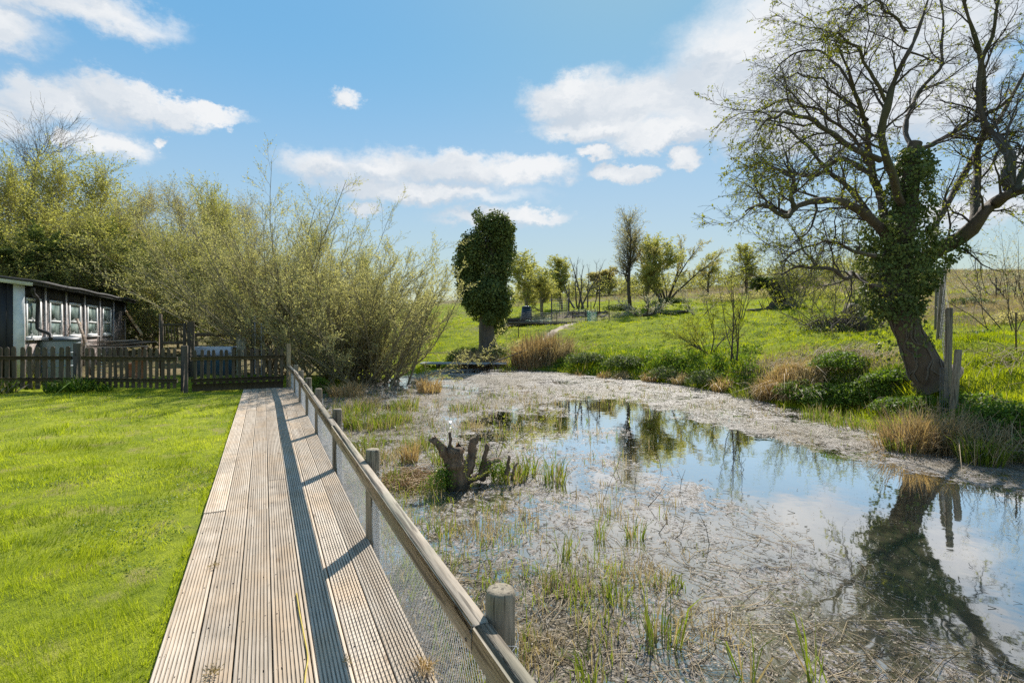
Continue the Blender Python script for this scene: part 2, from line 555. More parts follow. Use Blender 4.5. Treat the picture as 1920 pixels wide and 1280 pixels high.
def tps_eval(fit, Q):
    P, s = fit
    outv = np.zeros(len(Q))
    for i in range(0, len(Q), 20000):
        q = Q[i:i + 20000]
        d = np.linalg.norm(q[:, None] - P[None], axis=-1)
        outv[i:i + 20000] = (d * d * np.log(d + 1e-9)) @ s[:len(P)] + s[len(P)] + q @ s[len(P) + 1:]
    return outv

def poly_sd(poly, Q):
    "signed distance to a polygon, positive inside"
    poly = np.asarray(poly, float); Q = np.asarray(Q, float)
    a = poly; b = np.roll(poly, -1, 0)
    best = np.full(len(Q), 1e9); inside = np.zeros(len(Q), bool)
    for p, q in zip(a, b):
        e = q - p
        t = np.clip(((Q - p) @ e) / max(e @ e, 1e-9), 0, 1)
        best = np.minimum(best, np.linalg.norm(Q - (p + t[:, None] * e), axis=1))
        c = (p[1] > Q[:, 1]) != (q[1] > Q[:, 1])
        xi = (q[0] - p[0]) * (Q[:, 1] - p[1]) / (q[1] - p[1] + 1e-12) + p[0]
        inside ^= c & (Q[:, 0] < xi)
    return np.where(inside, best, -best)

def sstep(a, b, x):
    t = np.clip((x - a) / (b - a), 0, 1)
    return t * t * (3 - 2 * t)

def vnoise(Q, scale, seed=0):
    "smooth value noise in 2D, -1..1"
    r = np.random.default_rng(seed); T = r.uniform(-1, 1, (64, 64))
    q = Q * scale; i = np.floor(q).astype(int); f = q - i; f = f * f * (3 - 2 * f)
    g = lambda dx, dy: T[(i[:, 0] + dx) % 64, (i[:, 1] + dy) % 64]
    return (g(0, 0) * (1 - f[:, 0]) + g(1, 0) * f[:, 0]) * (1 - f[:, 1]) + (g(0, 1) * (1 - f[:, 0]) + g(1, 1) * f[:, 0]) * f[:, 1]

SHORE = [G(px, py, WATER)[:2] for px, py in
         ((1920, 872), (1850, 868), (1790, 856), (1712, 838), (1637, 808), (1575, 776), (1462, 764), (1410, 749), (1330, 733),
          (1250, 719), (1170, 711), (1100, 704), (1040, 698), (960, 691), (905, 689), (850, 690), (800, 700), (740, 716), (660, 728), (612, 738))]
POND = np.array(SHORE + [(0.75, 12.9), (0.45, 12.4), (0.40, 6.0), (0.40, -5.0), (14.0, -5.0), (11.5, -1.0), (9.4, 1.6)])

HP = []                                         # terrain heights: seen points (px, py, Z)
for px, py, Z in ((1735, 692, 9.0), (1800, 700, 9.2), (1900, 720, 8.6), (1560, 690, 10.9), (1640, 700, 10.2), (1400, 685, 13.6), (1320, 680, 15.0),
                  (1250, 668, 16.8), (1180, 665, 18.2), (1100, 664, 19.6), (1030, 662, 22.0), (960, 668, 22.5), (915, 652, 23.5), (880, 668, 23.0),
                  (1100, 622, 24), (1110, 597, 31), (1050, 606, 29.5), (988, 606, 30), (920, 616, 29), (860, 625, 29), (1200, 625, 22.5), (1300, 625, 21),
                  (1400, 640, 17.5), (1500, 640, 15), (1500, 603, 20), (1500, 577, 26), (1430, 584, 26), (1300, 592, 28), (1230, 582, 33),
                  (1600, 622, 16.5), (1660, 590, 20), (1250, 562, 42), (1100, 568, 44), (1000, 570, 44), (1400, 548, 46), (1500, 552, 40), (1620, 545, 40),
                  (1850, 602, 16), (1920, 640, 12.5), (1850, 562, 25), (1850, 528, 38), (1920, 540, 30), (1850, 512, 50), (1760, 514, 50), (1920, 511, 46),
                  (1765, 640, 11.5), (1800, 590, 18), (1700, 640, 12.5), (1200, 545, 60), (1400, 532, 62), (1600, 520, 64), (1850, 509, 64), (1000, 556, 62),
                  (1770, 572, 21), (1780, 790, 8.3), (1850, 806, 7.6), (1700, 792, 8.5), (1640, 775, 9.3), (1910, 806, 7.2), (1740, 745, 8.75), (1820, 745, 8.6), (860, 606, 40), (900, 596, 46)):
    HP.append(W(px, py, Z))
for x, y, z in ((0, 0, -.1), (-6, 0, -.1), (-12, 4, -.1), (-4, 8, -.1), (-8, 12, -.1), (0, 14, -.1), (-2, 17, -.08), (-8, 22, 0), (-2, 24, 0.1), (1, 17, -.1),
                (-6, 34, .2), (3, 30, .5), (-20, 30, .2), (-20, 10, 0), (-30, 60, .6), (0, 60, 2.2), (-60, 40, .5), (-60, -40, 0), (0, -30, 0), (20, -30, 0.6), (14, 0, .9),
                (18, 4, 1.5), (40, -20, 2.2), (60, 0, 4), (60, 30, 7.5), (80, 60, 8.5), (60, 100, 8), (0, 110, 4), (-60, 110, 1.5), (110, 110, 9), (120, 0, 6), (9.6, 4.0, .6), (12, 4, .95)):
    HP.append(np.array([x, y, z], float))
HP = np.array(HP)
FIT = tps_fit(HP[:, :2] / 10.0, HP[:, 2], 2e-4)
FENCE = np.array([(0.53, 13.5), (-1.62, 13.7), (-3.92, 15.2), (-5.3, 15.85), (-12.5, 19.2)])
LAWN = np.array([(-0.44, -6), (-0.44, 13.25), (-1.7, 13.42), (-4.0, 14.9), (-5.4, 15.55), (-12.5, 18.9), (-22, 18), (-22, -6)])

def height(Q):
    Q = np.asarray(Q, float).reshape(-1, 2)
    r = np.linalg.norm(Q, axis=1)
    far = sstep(75, 130, r)
    h = tps_eval(FIT, Q * np.minimum(1, 120 / np.maximum(r, 1e-6))[:, None] / 10.0)
    ang = np.arctan2(Q[:, 0], Q[:, 1])
    h = h * (1 - far) + far * (3.0 + 3.5 * np.sin(ang - 0.2))
    sdp = poly_sd(POND, Q)
    rough = 0.09 * vnoise(Q, 0.9, 3) + 0.08 * vnoise(Q, 2.1, 4) + 0.045 * np.abs(vnoise(Q, 3.4, 14))
    bumpy = sstep(0.3, 2.0, -sdp)
    h = h + rough * bumpy * sstep(6, 12, r)
    ld = poly_sd(LAWN, Q)
    h = np.where(ld > -0.6, h + (-0.09 - h) * sstep(-0.6, 0.0, ld), h)
    inside = WATER - 0.10 - np.clip(sdp * 0.35, 0, 0.35)
    bank = WATER - 0.03 + (np.maximum(h, WATER + 0.05) - WATER + 0.03) * sstep(0.0, 1.15, -sdp + 0.12 * vnoise(Q, 1.4, 9))
    return np.where(sdp > 0, inside, np.where(sdp > -1.6, bank, h))

def on_ground(px, py, Z):
    p = W(px, py, Z); p[2] = height(p[None, :2])[0]
    return p

def axis(lo, hi, d, reach):
    mid = np.arange(lo, hi + 1e-6, d)
    g, s = [], d
    while (sum(g) if g else 0) < reach:
        s *= 1.18; g.append(s)
    g = np.cumsum(g)
    return np.concatenate([(lo - g)[::-1], mid, hi + g])

gx, gy = axis(-6, 22, 0.17, 600), axis(-3, 32, 0.17, 700)
X, Y = np.meshgrid(gx, gy)
Q = np.stack([X.ravel(), Y.ravel()], 1)
Hh = height(Q)
nx, ny = len(gx), len(gy)
i = np.arange(ny - 1)[:, None] * nx + np.arange(nx - 1)[None]
GF = np.stack([i, i + 1, i + nx + 1, i + nx], -1).reshape(-1, 4)

# how dry and rough the growth is, and where there is bare soil: where things grow, not how they are lit
def dryness(Q):
    v = np.full(len(Q), 0.12)
    def spot(px, py, Z, rad, val):
        nonlocal v
        c = W(px, py, Z)[:2]
        w = np.exp(-(np.linalg.norm(Q - c, axis=1) / rad) ** 2)
        v = v * (1 - w) + val * w
    spot(1900, 590, 17, 4, 0.62); spot(1850, 570, 24, 6, 0.8); spot(1850, 530, 36, 10, 0.8); spot(1850, 515, 50, 12, 0.85); spot(1900, 600, 19, 2.5, 0.9)
    spot(1500, 540, 46, 7, 0.75); spot(1350, 545, 50, 8, 0.8); spot(1200, 558, 50, 7, 0.75); spot(1060, 568, 50, 6, 0.6); spot(960, 575, 52, 6, 0.5)
    spot(1480, 685, 13, 1.3, 0.5); spot(1560, 682, 11.6, 1.1, 0.6); spot(1620, 690, 10.8, 0.9, 0.55)
    spot(1030, 665, 20.5, 1.5, 0.7)
    far = sstep(56, 75, np.linalg.norm(Q, axis=1))
    v = v * (1 - far) + 0.75 * far
    left = sstep(15.5, 18, Q[:, 1] + 0.15 * Q[:, 0]) * sstep(3.0, 1.0, Q[:, 0])
    return v * (1 - left) + 0.6 * left

dry = np.clip(dryness(Q) + 0.12 * vnoise(Q, 0.5, 21), 0, 1)
sdp = poly_sd(POND, Q)
mud = sstep(-0.35, 0.0, sdp)
soil = np.zeros(len(Q))
for px, py, Z, r in ((1075, 590, 32.5, 3.2), (1000, 598, 31, 2.5), (945, 603, 30.5, 2.0), (1035, 625, 25, 0.5), (1062, 615, 26.2, 0.5), (1015, 640, 23.5, .5)):
    soil = np.maximum(soil, np.exp(-(np.linalg.norm(Q - W(px, py, Z)[:2], axis=1) / r) ** 2))

m_ground, t = material("ground")
at = t.n('ShaderNodeAttribute', attribute_name='growth')
sp = t.n('ShaderNodeSeparateColor', {0: at.outputs['Color']})
tc = t.n('ShaderNodeTexCoord').outputs['Object']
n1 = t.noise(tc, 1.2, 5.0, 0.6); n2 = t.noise(tc, 9.0, 5.0, 0.65); n3 = t.noise(tc, 45.0, 3.0, 0.6)
gcol = t.mix(t.rng(n1, 0.35, 0.65), (0.12, 0.165, 0.012), (0.27, 0.30, 0.02))
gcol = t.mix(t.math('MULTIPLY', t.rng(n2, 0.45, 0.7), 0.6), gcol, (0.055, 0.09, 0.014))
dcol = t.mix(t.rng(n2, 0.3, 0.7), (0.13, 0.10, 0.055), (0.26, 0.21, 0.12))
dcol = t.mix(t.math('MULTIPLY', t.rng(n1, 0.45, 0.62), 0.5), dcol, (0.085, 0.105, 0.025))
scol = t.mix(t.rng(n2, 0.3, 0.7), (0.12, 0.085, 0.055), (0.24, 0.19, 0.14))
mcol = t.mix(t.rng(n2, 0.3, 0.7), (0.035, 0.026, 0.015), (0.09, 0.07, 0.04))
dm = t.math('MULTIPLY', t.math('ADD', sp.outputs[0], t.math('SUBTRACT', n1, 0.5)), 1.5)
c = t.mix(t.rng(dm, 0.35, 0.85, 0, 1, True), gcol, dcol)
c = t.mix(sp.outputs[2], c, scol)
c = t.mix(sp.outputs[1], c, mcol)
b = t.n('ShaderNodeBump', {'Strength': 0.7, 'Distance': 0.06, 'Height': t.math('ADD', n2, t.math('MULTIPLY', n3, 0.5))})
p = t.n('ShaderNodeBsdfPrincipled', {'Base Color': c, 'Roughness': 0.9, 'Normal': b.outputs[0], 'Specular IOR Level': 0.04})
t.n('ShaderNodeOutputMaterial', {'Surface': p.outputs[0]})
me = new_mesh("ground", np.column_stack([Q, Hh]), [GF], m_ground, smooth=True)
ca = me.color_attributes.new("growth", 'FLOAT_COLOR', 'POINT')
ca.data.foreach_set("color", np.stack([dry, mud, soil, np.ones(len(Q))], 1).astype(np.float32).ravel())
tag(link("ground", me), kind='structure', label="rough meadow ground rising from the pond bank to the hill")

# ================================================================== pond
COVER = [(1100, 762, 0.0), (1160, 775, .08), (1250, 800, .22), (1300, 835, .2), (1380, 830, .02), (1450, 855, 0), (1550, 895, 0), (1700, 935, .05), (1850, 955, .05), (1900, 1100, 0), (1720, 1040, .06),
         (1600, 1000, .12), (1500, 930, 0), (1400, 880, .02), (1320, 860, .1), (1850, 1200, .15), (1650, 1120, .4), (1560, 1030, .35), (1780, 1150, .25), (1700, 1000, .08), (1620, 930, .03),
         (1060, 800, .45), (1120, 830, .4), (1180, 870, .5), (1050, 880, .55), (1290, 930, .5), (1400, 970, .62), (1180, 920, .5), (1100, 960, .55), (900, 940, .62), (1000, 790, .5), (1240, 870, .35), (1000, 840, .5),
         (950, 720, 0.88), (1100, 732, 0.86), (1200, 745, 0.84), (1300, 762, 0.82), (1400, 792, 0.80), (1500, 822, 0.82), (1650, 855, 0.80), (1780, 880, 0.78), (1900, 905, .8),
         (1000, 1100, 0.70), (1100, 1200, 0.74), (1300, 1150, 0.72), (1450, 1100, 0.70), (1500, 1200, 0.78), (1600, 1230, 0.82), (1750, 1260, 0.80), (1910, 1275, .7), (900, 850, 0.78), (750, 800, .92), (700, 900, 0.85), (800, 950, 0.58), (830, 1010, 0.50),
         (1300, 1050, 0.66), (1450, 1020, 0.64), (900, 1100, 0.72), (1000, 1000, 0.56), (900, 760, 0.82), (760, 1100, 0.80), (1000, 745, .85), (1030, 770, .6)]
cpos = np.array([G(px, py, WATER)[:2] for px, py, _ in COVER]); cval = np.array([v for *_, v in COVER])
wx, wy = np.arange(0.25, 15.0, 0.12), np.arange(-5, 24.5, 0.12)
X, Y = np.meshgrid(wx, wy); QW = np.stack([X.ravel(), Y.ravel()], 1)
dist = np.linalg.norm(QW[:, None] - cpos[None], axis=-1)
iw = 1 / (dist ** 3.2 + 0.02)
cover = (iw * cval).sum(1) / iw.sum(1)
cover = cover + np.where(cover > 0.3, 0.13 * vnoise(QW, 0.75, 91) + 0.10 * vnoise(QW, 2.1, 92), 0)
sdw = poly_sd(POND, QW)
nx = len(wx)
i = np.arange(len(wy) - 1)[:, None] * nx + np.arange(nx - 1)[None]
WF = np.stack([i, i + 1, i + nx + 1, i + nx], -1).reshape(-1, 4)
WF = WF[(sdw[WF] > -0.5).any(1)]
m_water, t = material("pond_water")
cov = t.n('ShaderNodeAttribute', attribute_name='cover').outputs['Fac']
tc = t.n('ShaderNodeTexCoord').outputs['Object']
# floating scum: leaf bits, reed litter and duckweed
vw = t.vmath('ADD', tc, t.vmath('MULTIPLY', t.n('ShaderNodeTexNoise', {'Vector': tc, 'Scale': 2.0, 'Detail': 3.0}).outputs['Color'], (0.5, 0.5, 0)).outputs[0]).outputs[0]
na = t.noise(vw, 2.6, 7.0, 0.68); nb = t.noise(t.vmath('MULTIPLY', vw, (1.0, 0.6, 1.0)).outputs[0], 26.0, 4.0, 0.65)
th = t.math('ADD', t.math('MULTIPLY', t.rng(na, 0.28, 0.72), 0.56), t.math('MULTIPLY', t.rng(nb, 0.28, 0.72), 0.66))
sm = t.rng(t.math('SUBTRACT', cov, th), -0.06, 0.07, 0, 1, True)
vo = t.n('ShaderNodeTexVoronoi', {'Vector': t.vmath('MULTIPLY', tc, (1.0, 1.0, 1.0)).outputs[0], 'Scale': 58.0, 'Randomness': 1.0})
vr = t.n('ShaderNodeSeparateColor', {0: vo.outputs['Color']})
flecks = t.noise(t.vmath('MULTIPLY', tc, (1.0, 2.6, 1.0)).outputs[0], 70.0, 3.0, 0.7)
sc1 = t.ramp(vr.outputs[0], [(0.0, (0.04, 0.030, 0.018)), (0.3, (0.13, 0.098, 0.060)), (0.55, (0.26, 0.205, 0.14)), (0.8, (0.42, 0.355, 0.27)), (1.0, (0.58, 0.52, 0.43))])
sc2 = t.mix(t.rng(flecks, 0.42, 0.62), (0.07, 0.058, 0.04), sc1)
sc2 = t.mix(t.math('MULTIPLY', t.rng(t.noise(tc, 0.9, 4.0), 0.44, 0.62), t.rng(cov, 0.68, 0.90, 0.12, 0.85)), sc2, t.mix(t.rng(nb, 0.4, 0.62), (0.085, 0.068, 0.032), (0.21, 0.165, 0.10)))
patch = t.noise(t.vmath('MULTIPLY', vw, (1.0, 0.8, 1.0)).outputs[0], 6.5, 6.0, 0.7)
sc2 = t.mix(t.rng(patch, 0.46, 0.56, 0, 0.85), sc2, t.mix(t.rng(nb, 0.4, 0.6), (0.035, 0.028, 0.014), (0.105, 0.082, 0.045)))
sc2 = t.mix(t.rng(t.noise(vw, 15.0, 5.0, 0.7), 0.54, 0.64, 0, 0.45), sc2, (0.44, 0.395, 0.34))
# thin scum is paler and greyer than dense mats: sky sheen painted in
sc2 = t.mix(t.math('MULTIPLY', t.rng(cov, 0.82, 0.66), t.rng(vr.outputs[2], 0.25, 0.75, 0.1, 0.6)), sc2, (0.46, 0.425, 0.42))
hgt = t.math('ADD', t.math('MULTIPLY', vr.outputs[1], 0.6), flecks)
bs = t.n('ShaderNodeBump', {'Strength': 0.9, 'Distance': 0.012, 'Height': hgt})
scum = t.n('ShaderNodeBsdfPrincipled', {'Base Color': sc2, 'Roughness': t.rng(flecks, 0.4, 0.6, 0.30, 0.75), 'Specular IOR Level': 0.22, 'Normal': bs.outputs[0]})
rip = t.noise(tc, 5.0, 2.0)
bw = t.n('ShaderNodeBump', {'Strength': 0.05, 'Distance': 0.02, 'Height': rip})
murk = t.mix(t.rng(t.noise(tc, 0.8, 3.0), 0.35, 0.7), (0.085, 0.08, 0.048), (0.125, 0.115, 0.075))
spk = t.n('ShaderNodeTexVoronoi', {'Vector': tc, 'Scale': 26.0})
speck = t.math('MULTIPLY', t.math('LESS_THAN', spk.outputs['Distance'], 0.13), t.math('GREATER_THAN', t.noise(tc, 3.0, 2.0), 0.47))
mcol = t.mix(speck, murk, (0.34, 0.29, 0.2))
dif = t.n('ShaderNodeBsdfDiffuse', {'Color': mcol, 'Normal': bw.outputs[0]})
glo = t.n('ShaderNodeBsdfGlossy', {'Color': (1.0, 0.97, 0.95), 'Roughness': 0.03, 'Normal': bw.outputs[0]})
fr = t.n('ShaderNodeFresnel', {'IOR': 1.45, 'Normal': bw.outputs[0]}).outputs[0]
fac = t.math('MULTIPLY', t.math('MULTIPLY_ADD', fr, 3.1, 0.12, clamp=True), t.math('SUBTRACT', 1.0, speck))
wat = t.n('ShaderNodeMixShader', {0: fac, 1: dif.outputs[0], 2: glo.outputs[0]})
mx = t.n('ShaderNodeMixShader', {0: sm, 1: wat.outputs[0], 2: scum.outputs[0]})
t.n('ShaderNodeOutputMaterial', {'Surface': mx.outputs[0]})
me = new_mesh("pond_water", np.column_stack([QW, np.full(len(QW), WATER)]), [WF], m_water, smooth=True)
ca = me.attributes.new("cover", 'FLOAT', 'POINT')
ca.data.foreach_set("value", cover.astype(np.float32))
tag(link("pond_water", me), kind='structure', label="still pond with open murky water and drifting mats of scum")

# ================================================================== lawn
lx, ly = np.arange(-22, -0.44, 0.2), np.arange(-6, 19, 0.2)
lx = np.append(lx, -0.43)
X, Y = np.meshgrid(lx, ly); QL = np.stack([X.ravel(), Y.ravel()], 1)
sdl = poly_sd(LAWN, QL)
zl = -0.028 + 0.012 * vnoise(QL, 0.8, 5) + 0.006 * vnoise(QL, 2.6, 6)
nx = len(lx)
i = np.arange(len(ly) - 1)[:, None] * nx + np.arange(nx - 1)[None]
LF = np.stack([i, i + 1, i + nx + 1, i + nx], -1).reshape(-1, 4)
LF = LF[(sdl[LF] > -0.12).all(1)]
m_lawn, t = material("lawn")
tc = t.n('ShaderNodeTexCoord').outputs['Object']
n1 = t.noise(tc, 1.3, 4.0, 0.6); n2 = t.noise(tc, 14.0, 5.0, 0.65); n3 = t.noise(tc, 110.0, 3.0, 0.7)
c = t.mix(t.rng(n1, 0.35, 0.65), (0.17, 0.215, 0.016), (0.31, 0.34, 0.03))
c = t.mix(t.math('MULTIPLY', t.rng(n2, 0.42, 0.7), 0.7), c, (0.09, 0.13, 0.018))
c = t.mix(t.math('MULTIPLY', t.rng(t.noise(tc, 2.2, 4.0), 0.54, 0.68), 0.75), c, (0.27, 0.23, 0.09))
b = t.n('ShaderNodeBump', {'Strength': 0.8, 'Distance': 0.02, 'Height': t.math('ADD', n2, n3)})
p = t.n('ShaderNodeBsdfPrincipled', {'Base Color': c, 'Roughness': 0.9, 'Normal': b.outputs[0], 'Specular IOR Level': 0.1})
t.n('ShaderNodeOutputMaterial', {'Surface': p.outputs[0]})
tag(link("lawn", new_mesh("lawn", np.column_stack([QL, zl]), [LF], m_lawn, smooth=True)), kind='structure', label="mown lawn beside the boardwalk")

M_GRASS = leaf_mat("lawn_grass", [(0.085, 0.135, 0.012), (0.235, 0.30, 0.016), (0.40, 0.45, 0.028), (0.55, 0.54, 0.11)], 0.62, 0.8, 0.9, 0.08, (0.34, 0.42, 0.30))
def lawn_points(n, y0, y1, x0, x1):
    q = np.stack([rng.uniform(x0, x1, n), rng.uniform(y0, y1, n)], 1)
    s = poly_sd(LAWN, q)
    keep = s > 0.0
    # thin, worn strip along the boards
    keep &= (rng.random(n) < sstep(0.0, 0.12, s + 0.10 * vnoise(q, 1.7, 8)) + 0.15)
    return q[keep]
parts = []
for n, y0, y1, x0, x1, ws in ((120000, 0.0, 4.2, -4.6, -0.435, 0.0032), (85000, 4.2, 8.0, -8.0, -0.435, 0.0055), (70000, 8.0, 15.6, -14.0, -0.435, 0.009)):
    q = lawn_points(n, y0, y1, x0, x1)
    tuft = 0.5 + 0.5 * vnoise(q, 1.6, 31); tuft2 = 0.5 + 0.5 * vnoise(q, 5.0, 32)
    fine_ = 0.5 + 0.5 * vnoise(q, 14.0, 34)
    h = (0.010 + 0.026 * tuft * tuft2 + 0.020 * np.maximum(0, vnoise(q, 3.1, 33) - 0.3) * 2 + 0.014 * np.maximum(0, fine_ - 0.45) * 2 + 0.035 * (vnoise(q, 1.9, 46) + 0.5 * vnoise(q, 6.0, 47) > 0.78)) * rng.uniform(0.6, 1.45, len(q))
    # worn and mossy spots are thin
    bare = sstep(0.35, 0.75, vnoise(q, 0.7, 44) * 0.65 + vnoise(q, 2.3, 45) * 0.7)
    keep = rng.random(len(q)) < np.clip(0.35 + 0.9 * tuft2 * tuft + 0.5 * fine_, 0.25, 1) * (1 - 0.7 * bare)
    q, h = q[keep], h[keep]
    P = np.column_stack([q, np.full(len(q), -0.033)]); P[:, 2] += 0.012 * vnoise(q, 0.8, 5) + 0.006 * vnoise(q, 2.6, 6)
    parts.append((P, h + 0.008, ws))
mb = MB()
for P, h, w in parts:
    comb = np.column_stack([vnoise(P[:, :2], 2.4, 35), vnoise(P[:, :2], 2.4, 36), np.zeros(len(P))]) * 0.7
    V, F = blades1(P, h * 1.25, w, lean_of(len(P), 0.5) + comb)
    mb.add(V, F)
n = 3600                                          # blades straggling over the edge of the boards
P = np.column_stack([rng.uniform(-0.485, -0.432, n), np.exp(rng.uniform(np.log(1.2), np.log(13.2), n)), np.full(n, -0.03)])
P = P[vnoise(P[:, :2], 2.2, 38) + 0.5 * vnoise(P[:, :2], 7.0, 39) > -0.25]; n = len(P)
V, F = blades1(P, rng.uniform(0.018, 0.042, n), 0.0035 + 0.0005 * P[:, 1], lean_of(n, 0.6, (0.25, 0))); mb.add(V, F)
tag(mb.build("lawn_grass", M_GRASS), kind='stuff', label="short bright green grass of the lawn")
M_CLOVER = leaf_mat("lawn_weed", [(0.055, 0.10, 0.014), (0.11, 0.18, 0.024), (0.19, 0.26, 0.04)], 0.35, 0.5, 3.0)
q = lawn_points(60000, 0.3, 6.5, -5.5, -0.45)
q = q[(vnoise(q, 1.1, 41) + 0.6 * vnoise(q, 3.7, 42) > 0.18)]
m = len(q)
P = np.column_stack([q, -0.026 + rng.uniform(0.004, 0.022, m)])
sz = rng.uniform(0.008, 0.018, m)
V, F = leaf_quads(P, norm(rng.normal(0, 1, (m, 3)) * [1, 1, 0.35]), sz, sz * 0.8, norm(rng.normal(0, 0.5, (m, 3)) + [0, 0, 1]))
tag(MB().add(V, F).build("lawn_weeds", M_CLOVER), kind='stuff', label="clover and small weeds in the lawn")

# ================================================================== boardwalk
M_DECK = wood_mat("deck_timber", (0.43, 0.34, 0.25), (0.635, 0.545, 0.44), (0.53, 0.37, 0.22), axis=1, scale=9.0, stain=0.6, bump=0.5, crack=0.22)
# dirt and algae that have settled in the grooves and ends of the boards
_nt = M_DECK.node_tree
_p = next(n_ for n_ in _nt.nodes if n_.type == 'BSDF_PRINCIPLED')
_h = NT.__new__(NT); _h.t = _nt
_tc = _h.n('ShaderNodeTexCoord').outputs['Object']
_z = _h.n('ShaderNodeSeparateXYZ', {0: _tc}).outputs[2]
_src = _p.inputs['Base Color'].links[0].from_socket
_g = _h.math('MULTIPLY', _h.rng(_z, -0.0012, -0.0045), _h.rng(_h.noise(_tc, 6.0, 3.0), 0.35, 0.6, 0.2, 0.6))
_a = _h.math('MULTIPLY', _h.rng(_h.noise(_h.vmath('ADD', _tc, _h.n('ShaderNodeCombineXYZ', {0: _h.math('MULTIPLY', _h.n('ShaderNodeObjectInfo').outputs['Random'], 71.0)}).outputs[0]).outputs[0], 3.3, 5.0, 0.65), 0.52, 0.72), 0.28)
_c = _h.mix(_a, _src, (0.20, 0.175, 0.12))
_nt.links.new(_h.mix(_g, _c, (0.11, 0.085, 0.06)), _p.inputs['Base Color'])
M_JOIST = wood_mat("joist_timber", (0.10, 0.075, 0.05), (0.16, 0.12, 0.085), axis=1)
deck = thing("boardwalk", "pale grooved timber boardwalk running between the lawn and the pond", "boardwalk", (0.11, 6.5, 0))
deck['kind'] = 'structure'
def plank_mesh(L, seed):
    r = np.random.default_rng(seed)
    w, ng, gd, th = 0.1465, 8, 0.0055, 0.028
    prof = [(-w / 2, -th), (-w / 2, -0.003), (-w / 2 + 0.003, 0.0)]
    edge = 0.008
    pitch = (w - 2 * edge) / ng
    for g in range(ng):
        x = -w / 2 + edge + pitch * (g + 0.5)
        prof += [(x - 0.0036, 0), (x - 0.0026, -gd), (x + 0.0026, -gd), (x + 0.0036, 0)]
    prof += [(w / 2 - 0.003, 0), (w / 2, -0.003), (w / 2, -th)]
    prof = np.array(prof); k = len(prof)
    ys = np.array([-L / 2, -L / 6, L / 6, L / 2])
    warp = r.normal(0, 0.0013, len(ys)); side = r.normal(0, 0.0012, len(ys))
    V = np.concatenate([np.column_stack([prof[:, 0] + side[i], np.full(k, y), prof[:, 1] + warp[i]]) for i, y in enumerate(ys)])
    F = []
    for i in range(len(ys) - 1):
        for j in range(k):
            j2 = (j + 1) % k
            F.append([i * k + j, i * k + j2, (i + 1) * k + j2, (i + 1) * k + j])
    F = np.array(F)[:, ::-1]
    me = bpy.data.meshes.new("plank")
    me.from_pydata([tuple(v) for v in V], [], [tuple(f) for f in F] + [tuple(range(k)), tuple(range(len(V) - 1, len(V) - k - 1, -1))])
    me.materials.append(M_DECK)
    return me
XS0, PITCH = -0.425, 0.1526
BREAKS = [[-1.9, 4.62, 9.3], [-1.1, 4.60, 9.9], [-1.6, 4.53, 9.2], [-1.3, 5.35, 10.0], [-1.8, 4.72, 9.4], [-1.2, 5.2, 9.7], [-1.5, 4.95, 9.5]]
seed = 0
for r_, br in enumerate(BREAKS):
    ends = [-3.2] + br + [13.36 + 0.03 * math.sin(r_ * 2.3)]
    for a, b in zip(ends[:-1], ends[1:]):
        seed += 1
        L = b - a - 0.004
        o = link("plank", plank_mesh(L, seed), deck)
        o.location = (XS0 + PITCH * (r_ + 0.5) - 0.11, (a + b) / 2 - 6.5, random.uniform(-0.0015, 0.0015))
mb = MB()
for y in np.arange(-3, 13.3, 0.45):
    mb.box((0.12, y, -0.083), (1.0, 0.047, 0.1))
mb.build("joist", M_JOIST, deck)
for x in (-0.405, 0.622):
    MB().box((x, 5.07, -0.10), (0.03, 16.5, 0.138)).build("fascia_board", M_JOIST, deck)
mb = MB()                                        # dry joist screws, two in each board at every joist
for r_ in range(7):
    for y in np.arange(-0.3, 8, 0.45):
        for dx in (-0.045, 0.045):
            mb.lathe([(0.0035, -0.004), (0.0035, 0.0012)], 6, (XS0 + PITCH * (r_ + 0.5) + dx + random.uniform(-.006, .006), y + random.uniform(-.012, .012), 0.0))
M_SCREW = plain_mat("rusted_screw", (0.09, 0.06, 0.045), 0.6)
tag(mb.build("screw", M_SCREW, deck), kind='stuff')

# ================================================================== post and rail fence with netting
M_RAIL = wood_mat("rail_timber", (0.28, 0.225, 0.165), (0.48, 0.41, 0.325), (0.22, 0.23, 0.165), axis=1, scale=15.0, stain=0.65, bump=0.9, fine_mix=0.6, crack_at=0.575)
M_POST = wood_mat("post_timber", (0.20, 0.155, 0.105), (0.37, 0.30, 0.22), (0.17, 0.18, 0.13), axis=2, scale=17.0, stain=0.65, bump=0.9, fine_mix=0.6, crack_at=0.57)
M_NET = plain_mat("galvanised_wire", (0.72, 0.73, 0.74), 0.4, (0.6, 0.61, 0.62), 20.0, 0.5, 0.0)
fence = thing("pond_fence", "low post and rail fence with white wire netting between the boardwalk and the pond", "fence", (0.66, 6.5, 0))
PY = [-0.6, 1.50, 3.60, 5.50, 7.45, 9.05, 10.65, 12.2]
PX = [0.69, 0.685, 0.675, 0.675, 0.67, 0.66, 0.645, 0.63]
for i_, (x, y) in enumerate(zip(PX, PY)):
    tz = 0.605 + (0.01 * math.sin(i_ * 3.1))
    mb = MB()
    rr_ = 0.048
    mb.lathe([(rr_, -0.75), (rr_, -0.2), (rr_ * 0.99, 0.3), (rr_, tz - 0.022), (rr_ * 0.95, tz - 0.007), (rr_ * 0.86, tz), (rr_ * 0.5, tz + 0.0015), (0.004, tz + 0.001)], 18, (x, y, 0))
    mb.build("post", M_POST, fence, smooth=False).data.shade_smooth()
rj = [(-1.9, 0.612), (1.47, 0.605), (5.02, 0.594), (8.75, 0.587), (11.3, 0.577), (13.40, 0.535)]
